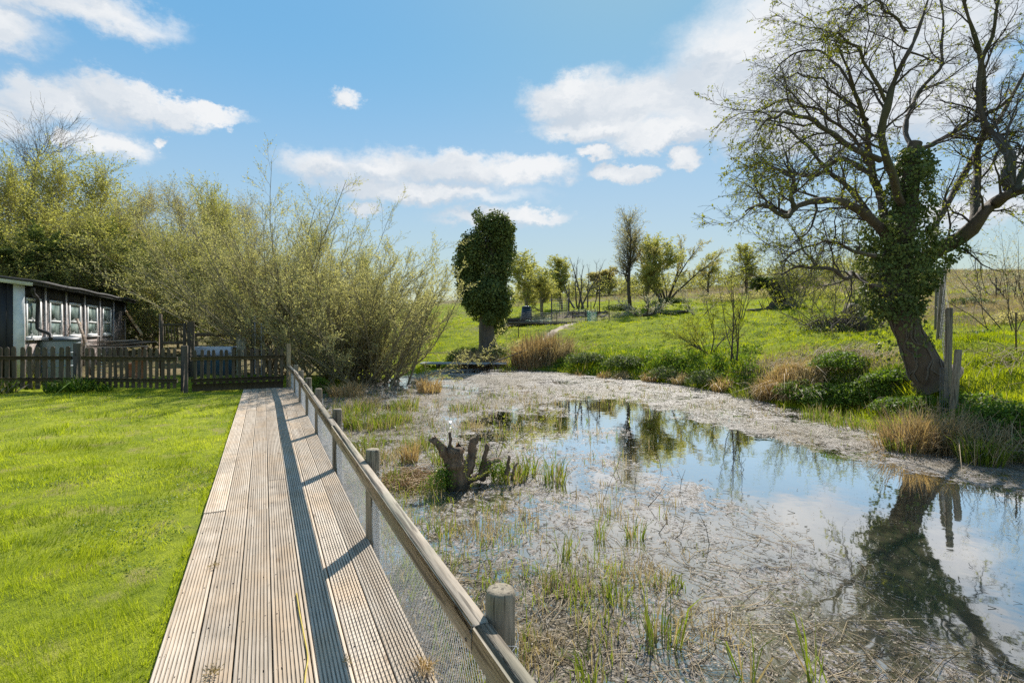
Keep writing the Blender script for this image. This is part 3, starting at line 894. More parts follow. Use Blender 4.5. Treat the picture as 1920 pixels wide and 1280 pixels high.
for (y0, x0), (y1, x1) in zip(rj[:-1], rj[1:]):
    MB().beam((x0, y0 + 0.002, 0.484), (x1, y1 - 0.002, 0.484), 0.060, 0.094, 0.005).build("rail", M_RAIL, fence)
mb = MB()
for x, y in zip(PX, PY):
    for dy, z_ in ((-0.018, 0.505), (0.02, 0.462)):
        p_ = np.array([np.interp(y, [a for a, _ in rj], [b for _, b in rj]) - 0.030, y + dy, z_])
        mb.tube([p_ + [0.004, 0, 0], p_ - [0.0025, 0, 0]], 0.006, 8)
tag(mb.build("nail", M_SCREW, fence), kind='stuff')
pitch = 0.033
ys = np.arange(-1.6, 13.4, pitch)
rows = np.arange(-0.27, 0.468, 0.0215)
def net_x(y):
    x = np.interp(y, PY + [13.45], PX + [0.60]) - 0.012
    for px_, py_ in zip(PX, PY):
        dy = np.abs(y - py_)
        x = np.maximum(x, np.where(dy < 0.055, px_ + np.sqrt(np.maximum(0.055 ** 2 - dy ** 2, 0)), -9))
    return x
yy = ys[:, None] + np.where(np.arange(len(rows)) % 2, pitch * 0.5, 0.0)[None]
zz = np.broadcast_to(rows[None], yy.shape)
sag = 0.006 * np.sin(yy * 3.1) * np.sin(zz * 9)
NP_ = np.stack([net_x(yy) + sag, yy, zz], -1)
segs = []
for rI in range(len(rows) - 1):
    a = NP_[:, rI]; b = NP_[:, rI + 1]
    segs.append(np.stack([a, b], 1))
    if rI % 2 == 0: segs.append(np.stack([a[1:], b[:-1]], 1))
    else: segs.append(np.stack([a[:-1], b[1:]], 1))
segs = np.concatenate(segs)
V, F = tubes(segs, np.full(segs.shape[:2], 0.0010), 3)
MB().add(V, F).build("netting", M_NET, fence)

# ================================================================== trees and shrubs
M_BARK = bark_mat("brown_bark", (0.055, 0.038, 0.026), (0.125, 0.092, 0.066), 9.0, 0.7, (0.075, 0.075, 0.03))
M_BARK_GREY = bark_mat("grey_bark", (0.075, 0.062, 0.05), (0.16, 0.135, 0.11), 9.0, 0.6)
M_TWIG = bark_mat("twig_bark", (0.045, 0.034, 0.026), (0.10, 0.078, 0.058), 5.0, 0.1)
M_TWIG_OLIVE = bark_mat("olive_twig", (0.15, 0.125, 0.075), (0.29, 0.25, 0.15), 5.0, 0.1)
M_LEAF_BUD = leaf_mat("young_leaf", [(0.145, 0.174, 0.029), (0.246, 0.261, 0.041), (0.362, 0.362, 0.065)], 0.5, 0.7, 1.2, 0.12)
M_LEAF_WILLOW = leaf_mat("willow_leaf", [(0.19, 0.175, 0.09), (0.35, 0.33, 0.15), (0.50, 0.47, 0.24), (0.60, 0.56, 0.36)], 0.5, 0.7, 0.9, 0.12)
M_LEAF_SPRING = leaf_mat("spring_leaf", [(0.17, 0.17, 0.06), (0.33, 0.325, 0.095), (0.49, 0.475, 0.15), (0.60, 0.575, 0.24)], 0.5, 0.7, 0.6, 0.12)
M_LEAF_BROWN = leaf_mat("bronze_leaf", [(0.22, 0.19, 0.10), (0.40, 0.35, 0.165), (0.54, 0.475, 0.24), (0.62, 0.56, 0.32)], 0.48, 0.7, 0.7, 0.12)
M_IVY = leaf_mat("ivy_leaf", [(0.035, 0.055, 0.018), (0.075, 0.105, 0.03), (0.13, 0.165, 0.045), (0.27, 0.29, 0.08)], 0.26, 0.6, 1.6, 0.22, (0.5, 0.3, 0.3))
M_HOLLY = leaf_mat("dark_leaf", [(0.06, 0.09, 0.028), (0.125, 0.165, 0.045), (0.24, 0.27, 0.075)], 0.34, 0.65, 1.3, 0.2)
M_BLOSSOM = leaf_mat("blossom", [(0.30, 0.30, 0.20), (0.52, 0.47, 0.42), (0.62, 0.60, 0.56)], 0.35, 0.6, 2.0)
M_BRAMBLE = leaf_mat("bramble_leaf", [(0.035, 0.07, 0.012), (0.085, 0.15, 0.018), (0.17, 0.25, 0.026), (0.24, 0.30, 0.04)], 0.42, 0.6, 1.4, 0.3)

def part_tubes(name, sets, mat, root, sides=(8, 5, 3, 3)):
    mb = MB()
    for (P, R), s in zip(sets, sides):
        V, F = tubes(P, R, s); mb.add(V, F)
    return mb.build(name, mat, root, smooth=True)

def limb_set(limbs, k=16):
    "limbs: list of (points, radii) -> arrays"
    L = [resample(p, r, k) for p, r in limbs]
    return np.stack([a for a, _ in L]), np.stack([b for _, b in L])

# ---------------------------------------------------------------- the big old tree on the bank
TZ = 9.0
def tp(px, py, dz=0.0): return W(px, py, TZ + dz)
root = thing("old_tree", "old ivy-clad leaning tree with wide twisted branches on the right bank of the pond", "tree", on_ground(1735, 692, TZ))
r2m = TZ / FPX
trunk = [([tp(1752, 712), tp(1735, 688), tp(1715, 645), tp(1695, 600), tp(1680, 560), tp(1676, 510), tp(1684, 455), tp(1694, 400), tp(1702, 350), tp(1708, 300), tp(1716, 268)],
          np.array([42, 28, 23.5, 22, 23, 24, 23, 20, 17, 14, 11]) * r2m)]
big = [
 ([tp(1676, 470), tp(1655, 432, -.1), tp(1647, 419, -.2), tp(1608, 388, -.5), tp(1577, 376, -.8), tp(1530, 378, -1.1), tp(1491, 392, -1.3), tp(1471, 404, -1.5), tp(1440, 388, -1.6), tp(1420, 384, -1.7), tp(1398, 396, -1.9)], [18, 16, 13, 11, 9, 7, 4, 2]),
 ([tp(1680, 450), tp(1650, 425, .3), tp(1631, 400, .5), tp(1596, 357, .9), tp(1557, 322, 1.2), tp(1526, 294, 1.4), tp(1500, 262, 1.6), tp(1475, 240, 1.8), tp(1440, 232, 1.9)], [15, 12, 9, 7, 5, 2]),
 ([tp(1684, 440), tp(1662, 410, .2), tp(1650, 370, .5), tp(1643, 330, .4), tp(1631, 285, .2), tp(1626, 240, 0), tp(1610, 185, -.3), tp(1588, 130, -.5), tp(1565, 75, -.6)], [17, 14, 12, 10, 8, 5, 2]),
 ([tp(1700, 400), tp(1668, 330, -.6), tp(1655, 262, -.9), tp(1662, 200, -1.0), tp(1690, 130, -1.1), tp(1720, 60, -1.0), tp(1740, 0, -.9)], [13, 11, 9, 6, 3]),
 ([tp(1690, 520), tp(1725, 492, .1), tp(1772, 462, 0), tp(1827, 419, -.3), tp(1862, 384, -.5), tp(1889, 364, -.7), tp(1925, 355, -.9), tp(1980, 325, -1.2), tp(2050, 270, -1.4)], [27, 24, 21, 19, 16, 14, 12, 8]),
 ([tp(1822, 428, -.3), tp(1827, 405, -.2), tp(1831, 357, .1), tp(1832, 318, .3), tp(1840, 270, .4), tp(1853, 235, .4), tp(1848, 170, .3), tp(1838, 100, .2), tp(1812, 20, .1), tp(1800, -40, 0)], [15, 13, 12, 11, 9, 6, 3]),
 ([tp(1748, 452, .2), tp(1760, 410, .6), tp(1788, 360, .9), tp(1819, 318, 1.0), tp(1846, 262, .9), tp(1880, 210, .9), tp(1915, 150, 1.0), tp(1950, 80, 1.1)], [11, 10, 9, 8, 6, 3]),
 ([tp(1893, 362, -.7), tp(1892, 335, -.7), tp(1889, 305, -.6), tp(1874, 262, -.4), tp(1842, 234, -.1), tp(1836, 170, .0), tp(1850, 90, -.1), tp(1870, 20, -.2), tp(1880, -60, -.3)], [15, 13, 11, 9, 7, 5, 3]),
 ([tp(1715, 285), tp(1745, 271, .2), tp(1784, 247, .3), tp(1823, 224, .3), tp(1850, 215, .2), tp(1900, 180, 0)], [9, 8, 7, 6, 4]),
 ([tp(1715, 290), tp(1700, 240, .5), tp(1720, 180, .9), tp(1760, 120, 1.2), tp(1770, 50, 1.3), tp(1760, -20, 1.4)], [9, 7, 5, 3]),
 ([tp(1650, 300, -.4), tp(1600, 278, -.9), tp(1550, 240, -1.2), tp(1495, 212, -1.4), tp(1450, 218, -1.6), tp(1420, 245, -1.7)], [9, 7, 5, 2]),
 ([tp(1640, 330, .3), tp(1575, 300, .9), tp(1530, 330, 1.2), tp(1470, 322, 1.5), tp(1440, 318, 1.6), tp(1412, 350, 1.7)], [9, 7, 5, 2]),
 ([tp(1626, 225, 0), tp(1590, 195, .6), tp(1545, 150, .9), tp(1500, 140, 1.1), tp(1455, 150, 1.2)], [6, 5, 3, 2]),
 ([tp(1488, 394, -1.3), tp(1487, 365, -1.4), tp(1484, 335, -1.5), tp(1470, 300, -1.7)], [7, 6, 4, 1.5]),
 ([tp(1650, 550), tp(1600, 515, -.5), tp(1588, 522, -.8), tp(1545, 505, -1.1), tp(1500, 500, -1.3), tp(1465, 515, -1.5)], [7, 6, 5, 2]),
 ([tp(1640, 480, -.5), tp(1600, 470, -1.0), tp(1560, 455, -1.2), tp(1510, 462, -1.5), tp(1465, 492, -1.6)], [6, 5, 3, 2]),
 ([tp(1905, 358, -.8), tp(1925, 300, -.6), tp(1960, 230, -.5), tp(1985, 140, -.4), tp(2000, 40, -.3)], [10, 8, 6, 3]),
 ([tp(1612, 190, -.3), tp(1575, 130, -.1), tp(1530, 95, .1), tp(1480, 105, .2), tp(1452, 135, .3)], [5, 4, 3, 2]),
 ([tp(1660, 190, -1.0), tp(1620, 110, -1.2), tp(1575, 65, -1.4), tp(1535, 75, -1.5)], [5, 4, 3, 2]),
 ([tp(1643, 330, .4), tp(1590, 250, .2), tp(1540, 215, 0), tp(1480, 190, -.2), tp(1430, 205, -.3)], [6, 5, 3, 2]),
 ([tp(1700, 60, -1.0), tp(1660, 20, -1.2), tp(1620, 10, -1.4), tp(1585, 30, -1.5)], [4, 3, 2]),
]
big = [(p, np.array(r) * r2m * 0.56) for p, r in big]
def crook(P, amt, seed):
    "old limbs never run straight"
    r = np.random.default_rng(seed)
    N, k, _ = P.shape
    n = r.normal(0, 1, (N, k, 3)); n[:, 1:-1] = (n[:, :-2] + n[:, 1:-1] * 2 + n[:, 2:]) / 4
    w = np.sin(np.linspace(0, np.pi, k))[None, :, None]
    return P + n * amt * w
PT, RT = limb_set(trunk, 26)
PB, RB = limb_set(big, 24)
PB = crook(PB, 0.045, 5)
PT = crook(PT, 0.02, 6)
rg = np.random.default_rng(3)
RT = RT * (1 + 0.07 * rg.normal(size=RT.shape))
RB = RB * (1 + 0.10 * rg.normal(size=RB.shape))
part_tubes("trunk", [(PT, RT)], M_BARK, root, (16,))
for q in range(len(PB)):
    part_tubes("branch", [(PB[q:q + 1], RB[q:q + 1])], M_BARK, root, (10,))
A = sprout(PB, RB, 13, 0.18, 1.0, (0.5, 1.1), (0.5, 1.5), 8, 0.22, (-0.02, -0.01, 0.03), 0.5, 0.005, 0.25, 0.022)
Bq = sprout(*A, 8, 0.15, 1.0, (0.4, 1.0), (0.25, 0.75), 6, 0.18, (-0.03, 0, -0.07), 0.55, 0.003, 0.4, 0.009)
Cq = sprout(*Bq, 6, 0.15, 1.0, (0.3, 0.9), (0.10, 0.34), 3, 0.20, (0, 0, -0.03), 0.6, 0.0022, 0.6, 0.005)
part_tubes("twigs", [A, Bq, Cq], M_TWIG, root, (5, 3, 3))
pp, TT, _ = polyline_at(*Cq, rng.integers(0, len(Cq[0]), 17000), rng.random(17000))
cl = vnoise(pp[:, [0, 2]], 1.3, 77) + 0.6 * vnoise(pp[:, [1, 2]], 2.1, 78)
lowleft = (pp[:, 2] < 4.2)
keep = (cl > 0.05) | (rng.random(len(pp)) < 0.25) | (lowleft & (rng.random(len(pp)) < 0.5))
pp, TT = pp[keep], TT[keep]
pp = np.repeat(pp, 2, 0); TT = np.repeat(TT, 2, 0)
V, F = leaf_quads(pp + rand_dirs(len(pp)) * 0.012, norm(TT * 0.6 + rand_dirs(len(pp))), rng.uniform(0.02, 0.05, len(pp)), rng.uniform(0.014, 0.032, len(pp)))
MB().add(V, F).build("leaves", M_LEAF_BUD, root)

def ivy_on(P, R, n, thick, size, seed, zmin=None, lumps=0.5):
    "ivy leaves in clumps round a limb"
    N, k, _ = P.shape
    idx = rng.integers(0, N, n); t = rng.random(n)
    p, T, r = polyline_at(P, R, idx, t)
    U, Vv = frames(T)
    a = rng.random(n) * 2 * np.pi
    o = U * np.cos(a)[:, None] + Vv * np.sin(a)[:, None]
    lump = 0.5 + 0.5 * vnoise(np.stack([a * 1.4 + idx * 7, t * 14], 1), 1.0, seed)
    dd = r + thick * (0.15 + lump * lumps * 2) * rng.random(n) ** 0.45
    q = p + o * dd[:, None] + rand_dirs(n) * 0.03
    gap = vnoise(np.stack([a * 1.9 + idx * 3, t * 22], 1), 1.0, seed + 40) + 0.5 * vnoise(np.stack([a * 4.1, t * 60], 1), 1.0, seed + 41)
    kp = (gap > -0.30) | (rng.random(n) < 0.15)
    q, o = q[kp], o[kp]
    if zmin is not None:
        keep = q[:, 2] > zmin; q, o = q[keep], o[keep]
    m = len(q)
    d = norm(o * 0.35 + np.array([0, 0, -0.7]) + rand_dirs(m) * 0.75)
    nrm = norm(o + rand_dirs(m) * 0.6)
    sz = rng.uniform(size[0], size[1], m)
    return leaf_quads(q, d, sz, sz * 0.85, nrm)

mb = MB()
IV = [([tp(1690, 590), tp(1678, 545), tp(1680, 500), tp(1688, 450), tp(1698, 400), tp(1706, 340), tp(1716, 280)], np.array([25, 35, 42, 37, 26, 17, 8]) * r2m)]
P_, R_ = limb_set(IV, 14)
V, F = ivy_on(P_, R_, 13500, 0.19, (0.028, 0.072), 3, None, 0.9); mb.add(V, F)
IV = [([tp(1640, 430, -.2), tp(1670, 470), tp(1690, 520), tp(1665, 600)], np.array([14, 25, 34, 34]) * r2m), ([tp(1680, 520), tp(1740, 480), tp(1790, 448)], np.array([34, 28, 18]) * r2m)]
P_, R_ = limb_set(IV, 10)
V, F = ivy_on(P_, R_, 4800, 0.14, (0.03, 0.065), 4); mb.add(V, F)
IV = [([tp(1700, 660), tp(1680, 600), tp(1676, 560)], np.array([40, 38, 36]) * r2m)]
P_, R_ = limb_set(IV, 8)
V, F = ivy_on(P_, R_, 500, 0.05, (0.04, 0.08), 6); mb.add(V, F)
mb.build("ivy", M_IVY, root)
# woody ivy stems winding round the trunk and the right limb
mb = MB()
for (PP, RR, n, t0, t1) in ((PT[0], RT[0], 16, 0.05, 0.6), (PB[7], RB[7], 9, 0.02, 0.42)):
    for s in range(n):
        tt = np.linspace(t0 + 0.04 * random.random(), t1 - 0.1 * random.random(), 22)
        p, T, r = polyline_at(PP[None], RR[None], np.zeros(22, int), tt)
        U, Vv = frames(T)
        a = random.uniform(0, 6.28) + random.uniform(-3, 3) * np.linspace(0, 1, 22) + 0.35 * np.sin(np.linspace(0, 9, 22) + s)
        q = p + (U * np.cos(a)[:, None] + Vv * np.sin(a)[:, None]) * (r * 1.03)[:, None]
        mb.tube(q, random.uniform(0.008, 0.02), 5, False)
mb.build("ivy_stem", M_BARK_GREY, root, smooth=True)

# ---------------------------------------------------------------- generic trees
def make_shrub(root_pos, stems, spread, hgt, leaf, twig, n2=9, n3=7, lsize=(0.03, 0.055), lw=0.35, lper=5, up=0.10, base_r=0.05, sides=(6, 4, 3), lean=(0, 0), stem_ang=(0.15, 0.9),
               n1len=(0.25, 0.5), n2len=(0.10, 0.22), k1=9, droop=0.0, clear=0.2, along=0.75, stagger=0.25, elong=1.0):
    "many stems from the base, twiggy all over; returns the three branch levels and the leaves, round the origin"
    N = stems
    a = np.arange(N) * 2.39996 + rng.random(N)
    m = stem_ang[0] + (stem_ang[1] - stem_ang[0]) * np.sqrt((np.arange(N) + 0.5) / N)
    d = np.stack([np.sin(m) * np.cos(a) * spread + lean[0], np.sin(m) * np.sin(a) * spread + lean[1], np.cos(m)], 1); d = norm(d)
    p = np.stack([rng.normal(0, stagger, N), rng.normal(0, stagger, N), np.full(N, -0.15)], 1)
    L = hgt * rng.uniform(0.8, 1.04, N) / np.maximum(np.cos(m), 0.72) * elong
    pts = [p]
    for s in range(k1 - 1):
        d = norm(d + rng.normal(0, 0.09, (N, 3)) + np.array([0, 0, up]))
        pts.append(pts[-1] + d * (L / (k1 - 1))[:, None])
    P1 = np.stack(pts, 1)
    R1 = (base_r * rng.uniform(0.6, 1.3, N))[:, None] * np.linspace(1, 0.16, k1)[None]
    B2 = sprout(P1, R1, n2, clear, 1.0, (0.35, 0.8), (hgt * n1len[0], hgt * n1len[1]), 6, 0.14, (0, 0, 0.07 - droop), 0.55, base_r * 0.10, 0.35)
    B3 = sprout(*B2, n3, 0.15, 1.0, (0.3, 0.8), (hgt * n2len[0], hgt * n2len[1]), 3, 0.16, (0, 0, 0.06 - droop), 0.6, base_r * 0.055, 0.5)
    lv = leaves_on(*B3, lper, 0.1, lsize, lw, along, 0.01) if lper else None
    return (P1, R1), B2, B3, lv

def shrub_thing(name, label, cat, pos, data, leaf, twig, group=None, sides=(6, 4, 3), leafname="crown", extra=None):
    root = thing(name, label, cat, pos, group)
    l1, l2, l3, lv = data
    mb = MB(); V, F = tubes(*l1, sides[0]); mb.add(V, F); link("trunk", mb.mesh("trunk", twig, True), root)
    mb = MB()
    for l, s in ((l2, sides[1]), (l3, sides[2])):
        V, F = tubes(*l, s); mb.add(V, F)
    tag(link("branches", mb.mesh("branches", twig, True), root), kind="stuff")
    if lv is not None:
        mb = MB(); mb.add(*lv); link(leafname, mb.mesh(leafname, leaf), root)
    return root

# willows on the left bank
wil = [
 (530, 706, 16.4, 50, 4.85, 0.78, (-0.10, 0.05), "tallest of the sprawling willows, rising behind the end of the boardwalk", 0.95),
 (635, 712, 15.7, 50, 3.65, 0.88, (0.0, -0.05), "middle sprawling willow with many bare stems leaning over the marshy pond edge", 1.05),
 (715, 716, 15.0, 46, 3.1, 0.88, (0.05, -0.03), "lowest and rightmost of the sprawling willows, reaching out over the pond", 1.15),
]
for (px, py, Z, n, hg, spr, lean, lab, amax) in wil:
    data = make_shrub(None, n, spr, hg, None, None, 15, 12, (0.035, 0.07), 0.34, 7, 0.035, 0.032, lean=lean, stem_ang=(0.05, amax), n1len=(0.18, 0.36), n2len=(0.06, 0.14), stagger=0.5, clear=0.12, elong=1.0)
    shrub_thing("willow", lab, "willow", on_ground(px, py, Z), data, M_LEAF_WILLOW, M_TWIG_OLIVE, "willows on the left bank", sides=(5, 3, 3))

# trees behind the shed and the willows
def make_tree(hgt, spread, nlimb=11, n2=8, n3=7, lper=5, lsize=(0.06, 0.11), base_r=0.13, lw=0.6, clear=0.22, along=0.5, up=0.12, ang=(0.2, 0.95), trunk_h=0.28, n1len=(0.16, 0.34), n2len=(0.06, 0.14), leaf=True):
    tr = resample([(0, 0, -0.3), (rng.normal(0, .1), rng.normal(0, .1), hgt * 0.3), (rng.normal(0, .25), rng.normal(0, .25), hgt * 0.62), (rng.normal(0, .35), rng.normal(0, .35), hgt * 0.95)], [base_r * 1.15, base_r * 0.8, base_r * 0.5, base_r * 0.12], 14)
    PT_, RT_ = tr[0][None], tr[1][None]
    L1 = sprout(PT_, RT_, nlimb, trunk_h, 0.97, ang, (hgt * spread * 0.7, hgt * spread * 1.15), 9, 0.13, (0, 0, up), 0.62, base_r * 0.15, 0.2, lfall=0.45)
    L2 = sprout(*L1, n2, clear, 1.0, (0.4, 0.9), (hgt * n1len[0], hgt * n1len[1]), 6, 0.16, (0, 0, 0.05), 0.55, base_r * 0.06, 0.35)
    L3 = sprout(*L2, n3, 0.15, 1.0, (0.4, 0.9), (hgt * n2len[0], hgt * n2len[1]), 3, 0.18, (0, 0, 0.03), 0.55, base_r * 0.035, 0.5)
    lv = leaves_on(*L3, lper, 0.1, lsize, lw, along, 0.03) if leaf else None
    P1 = np.concatenate([np.stack([resample(PT_[0], RT_[0], 9)[0]]), L1[0]]); R1 = np.concatenate([np.stack([resample(PT_[0], RT_[0], 9)[1]]), L1[1]])
    return (P1, R1), L2, L3, lv

protoS = shrub_thing("hedge_tree", "x", "tree", (0, 0, -50), make_tree(10.0, 0.36, 24, 14, 12, 6, (0.07, 0.14), 0.11, trunk_h=0.06, up=0.10, ang=(0.25, 1.1), clear=0.12), M_LEAF_SPRING, M_TWIG_OLIVE, "spring green trees behind the shed")
protoB = shrub_thing("hedge_tree", "x", "tree", (0, 0, -50), make_tree(10.0, 0.35, 22, 14, 12, 5, (0.06, 0.125), 0.10, trunk_h=0.08, up=0.12, lw=0.45, ang=(0.2, 1.0), clear=0.12), M_LEAF_BROWN, M_TWIG_OLIVE, "spring green trees behind the shed")
protoD = shrub_thing("dark_bush", "x", "bush", (0, 0, -50), make_tree(5.0, 0.45, 20, 10, 8, 18, (0.08, 0.15), 0.07, trunk_h=0.03, up=0.06, lw=0.6, ang=(0.3, 1.2), clear=0.1), M_HOLLY, M_TWIG, "dark evergreen bushes under the trees")
USED = set()
def put(proto, px, py, Z, top, label, base=10.0, wide=1.0, rz=None, z0=None):
    "a copy whose top reaches the pixel height `top`"
    g = on_ground(px, py, Z)
    if z0 is not None: g[2] = z0
    h = CAMZ - (top - HOR) / FPX * Z - g[2]
    s = h / base
    sc = (s * wide, s * wide, s)
    rz = random.uniform(0, 6.28) if rz is None else rz
    if proto.name not in USED:
        USED.add(proto.name)
        proto.location = g; proto.rotation_euler = (0, 0, rz); proto.scale = sc; proto['label'] = label
        return proto
    return copy_tree(proto, g, rz, sc, label)

put(protoS, 20, 600, 25, 362, "spring green tree cut by the left edge, behind the black shed", wide=0.85)
put(protoS, 105, 600, 28, 350, "tall yellow-green tree rising behind the middle of the shed roof", wide=0.8)
put(protoS, 185, 600, 31, 362, "yellow-green tree over the far end of the shed roof", wide=0.85)
put(protoB, 262, 600, 30, 395, "bronze-leaved tree just right of the shed", wide=0.9)
put(protoB, 335, 600, 27, 395, "brownish twiggy tree behind the wooden trellis", wide=0.85)
put(protoS, 400, 600, 30, 405, "green tree peeping out behind the tallest willow", wide=0.8)
put(protoB, -70, 600, 29, 360, "bronze tree beyond the left edge of the view", wide=0.9)
put(protoB, 470, 600, 33, 415, "bronze tree half hidden behind the tallest willow", wide=0.8)
put(protoS, 580, 600, 34, 455, "green tree hidden behind the middle willow", wide=0.9)
put(protoS, 690, 600, 36, 495, "green tree beyond the lowest willow", wide=0.9)
put(protoD, 40, 610, 23, 470, "dark evergreen bush against the left part of the shed roof", 5.0, 1.0)
put(protoD, 135, 610, 27, 480, "dark evergreen bush behind the shed", 5.0, 1.1)
put(protoD, 228, 620, 26, 470, "tall dark evergreen bush beside the far end of the shed", 5.0, 0.9)
put(protoD, 290, 620, 24.5, 545, "low dark evergreen bush left of the trellis", 5.0, 1.1)
put(protoD, 455, 620, 27, 520, "dark evergreen bush behind the bundle of canes", 5.0, 1.1)
put(protoD, 580, 640, 21, 590, "dark bush deep inside the willows", 5.0, 1.3)
put(protoD, 780, 640, 27, 590, "dark bush between the willows and the ivy tree", 5.0, 1.2)
for px, Z, top, lab in ((-30, 22, 440, "yellow-green undergrowth tree at the left edge behind the shed"), (60, 26, 420, "yellow-green undergrowth tree behind the near half of the shed"), (150, 24.5, 440, "yellow-green undergrowth tree behind the far half of the shed"),
                        (235, 27, 430, "leafy undergrowth tree by the far corner of the shed"), (300, 23.5, 470, "leafy undergrowth tree above the trellis"), (372, 24, 480, "leafy undergrowth tree behind the grey rail"),
                        (450, 23, 500, "leafy undergrowth tree behind the leftmost willow stems"), (250, 36, 415, "green tree filling the gap behind the bronze tree"), (380, 36, 400, "green tree far behind the twiggy trees"), (520, 25, 510, "leafy undergrowth tree inside the willows"),
                        (620, 28, 530, "leafy undergrowth tree behind the middle willow")):
    put(protoS, px, 610, Z, top, lab, wide=1.1 if px in (235, 300) else 1.5 if top > 405 else 1.0)
dg_ = shrub_thing("bush", "bright green bush behind the grey rail near the canes", "bush", on_ground(400, 640, 20), make_tree(2.6, 0.46, 16, 9, 8, 14, (0.06, 0.10), 0.04, trunk_h=0.05, up=0.05, ang=(0.3, 1.2)), M_LEAF_SPRING, M_TWIG_OLIVE)
root = shrub_thing("bare_tree", "tall bare tree rising above the hedge trees on the left", "tree", on_ground(62, 600, 37), make_tree(14.2, 0.26, 13, 9, 8, 1, (0.05, 0.09), 0.20, trunk_h=0.5, up=0.12, ang=(0.3, 0.8)), M_LEAF_BROWN, M_TWIG)

# ---------------------------------------------------------------- ivy covered tree across the pond
Zi = 23.5
root = thing("ivy_tree", "stout tree wholly wrapped in dark ivy at the far end of the pond", "tree", on_ground(915, 652, Zi))
q = lambda px, py, dz=0: W(px, py, Zi + dz)
P_, R_ = limb_set([([q(918, 665), q(914, 640), q(912, 610), q(915, 560), q(922, 500), q(926, 450), q(930, 415)], np.array([22, 16, 14, 12, 10, 8, 4]) * Zi / FPX)], 14)
part_tubes("trunk", [(P_, R_)], M_BARK_GREY, root, (12,))
L1 = sprout(P_, R_, 16, 0.35, 0.80, (0.5, 1.1), (1.0, 2.1), 7, 0.14, (0, 0, 0.09), 0.4, 0.016, 0.3, 0.05)
L2 = sprout(*L1, 7, 0.3, 1.0, (0.4, 0.9), (0.4, 1.0), 5, 0.18, (0, 0, 0.0), 0.6, 0.008, 0.5)
L3 = sprout(*L2, 5, 0.3, 1.0, (0.4, 0.9), (0.2, 0.5), 4, 0.18, (0, 0, 0.0), 0.6, 0.006, 0.5)
part_tubes("branches", [L1, L2, L3], M_TWIG, root, (5, 3, 3))
V, F = leaves_on(*L3, 3, 0.2, (0.05, 0.09), 0.6, 0.4, 0.02)
MB().add(V, F).build("leaves", M_LEAF_SPRING, root)
def blob_leaves(cs, n, size, lw=0.8, shell=0.35, down=0.6, seed=1):
    "leaves through ellipsoid clumps: (centre, radii), thickest near their surface"
    out = []
    vol = np.array([np.prod(r) ** (2 / 3) for _, r in cs]); cnt = (vol / vol.sum() * n).astype(int)
    for (c, r), m in zip(cs, cnt):
        o = rand_dirs(m)
        lump = 1 + 0.22 * vnoise(np.stack([np.arctan2(o[:, 0], o[:, 1]) * 2.2 + c[0], o[:, 2] * 3 + c[2]], 1), 1.3, seed)
        rad = (1 - shell * rng.random(m) ** 1.5) * lump
        p = np.asarray(c) + o * np.asarray(r) * rad[:, None] + rng.normal(0, 0.03, (m, 3))
        d = norm(o * 0.4 + np.array([0, 0, -down]) + rand_dirs(m) * 0.8)
        sz = rng.uniform(size[0], size[1], m)
        out.append(leaf_quads(p, d, sz, sz * lw, norm(o + rand_dirs(m) * 0.7)))
    return out
cs = []
for px, py, rx, ry in ((925, 425, 36, 26), (935, 455, 40, 40), (900, 450, 32, 34), (885, 480, 34, 40), (915, 500, 52, 50), (945, 500, 26, 50), (880, 530, 34, 48), (915, 555, 50, 40), (945, 550, 22, 38), (890, 580, 30, 28), (925, 595, 24, 24), (868, 500, 20, 34), (905, 412, 14, 16), (955, 470, 18, 26), (865, 545, 16, 30), (900, 600, 20, 16), (948, 585, 16, 20), (950, 425, 16, 16), (912, 428, 26, 20), (938, 430, 24, 22), (872, 465, 18, 26), (930, 415, 26, 14)):
    for _ in range(2):
        cs.append((q(px + rng.normal(0, 7), py + rng.normal(0, 7), rng.normal(0, 0.45)), np.array([rx * .68, rx * .66, ry * .8]) * Zi / FPX))
mb = MB()
for V, F in blob_leaves(cs, 46000, (0.06, 0.125), 0.85, 0.34): mb.add(V, F)
mb.build("ivy", M_IVY, root)

# ---------------------------------------------------------------- trees and bushes across the meadow
def small(name, label, cat, px, py, Z, top, data, hgt, leaf, twig, group=None, wide=1.0, leafname="crown"):
    g = on_ground(px, py, Z)
    h = CAMZ - (top - HOR) / FPX * Z - g[2]
    r = shrub_thing(name, label, cat, g, data, leaf, twig, group, leafname=leafname)
    s = h / hgt
    r.scale = (s * wide, s * wide, s)
    return r
small("meadow_tree", "tall half-bare tree with a thick upright trunk on the far side of the meadow", "tree", 1182, 560, 36, 420, make_tree(6.5, 0.28, 17, 11, 9, 3, (0.06, 0.10), 0.15, trunk_h=0.3, up=0.16, ang=(0.3, 0.75)), 6.5, M_LEAF_BROWN, M_TWIG)
small("meadow_tree", "leafy yellow-green tree leaning on the tall half-bare tree", "tree", 1216, 562, 35, 462, make_tree(4.6, 0.34, 18, 10, 8, 9, (0.07, 0.12), 0.08, trunk_h=0.1), 4.6, M_LEAF_SPRING, M_TWIG_OLIVE, wide=1.35)
small("meadow_tree", "flat-topped umbrella-shaped tree with several straight stems", "tree", 1252, 556, 38, 448, make_shrub(None, 10, 1.0, 5.2, None, None, 14, 9, (0.06, 0.11), 0.6, 8, 0.0, 0.08, stem_ang=(0.12, 0.72), clear=0.45, n1len=(0.14, 0.30), n2len=(0.06, 0.12), along=0.4), 5.2, M_LEAF_BROWN, M_TWIG)
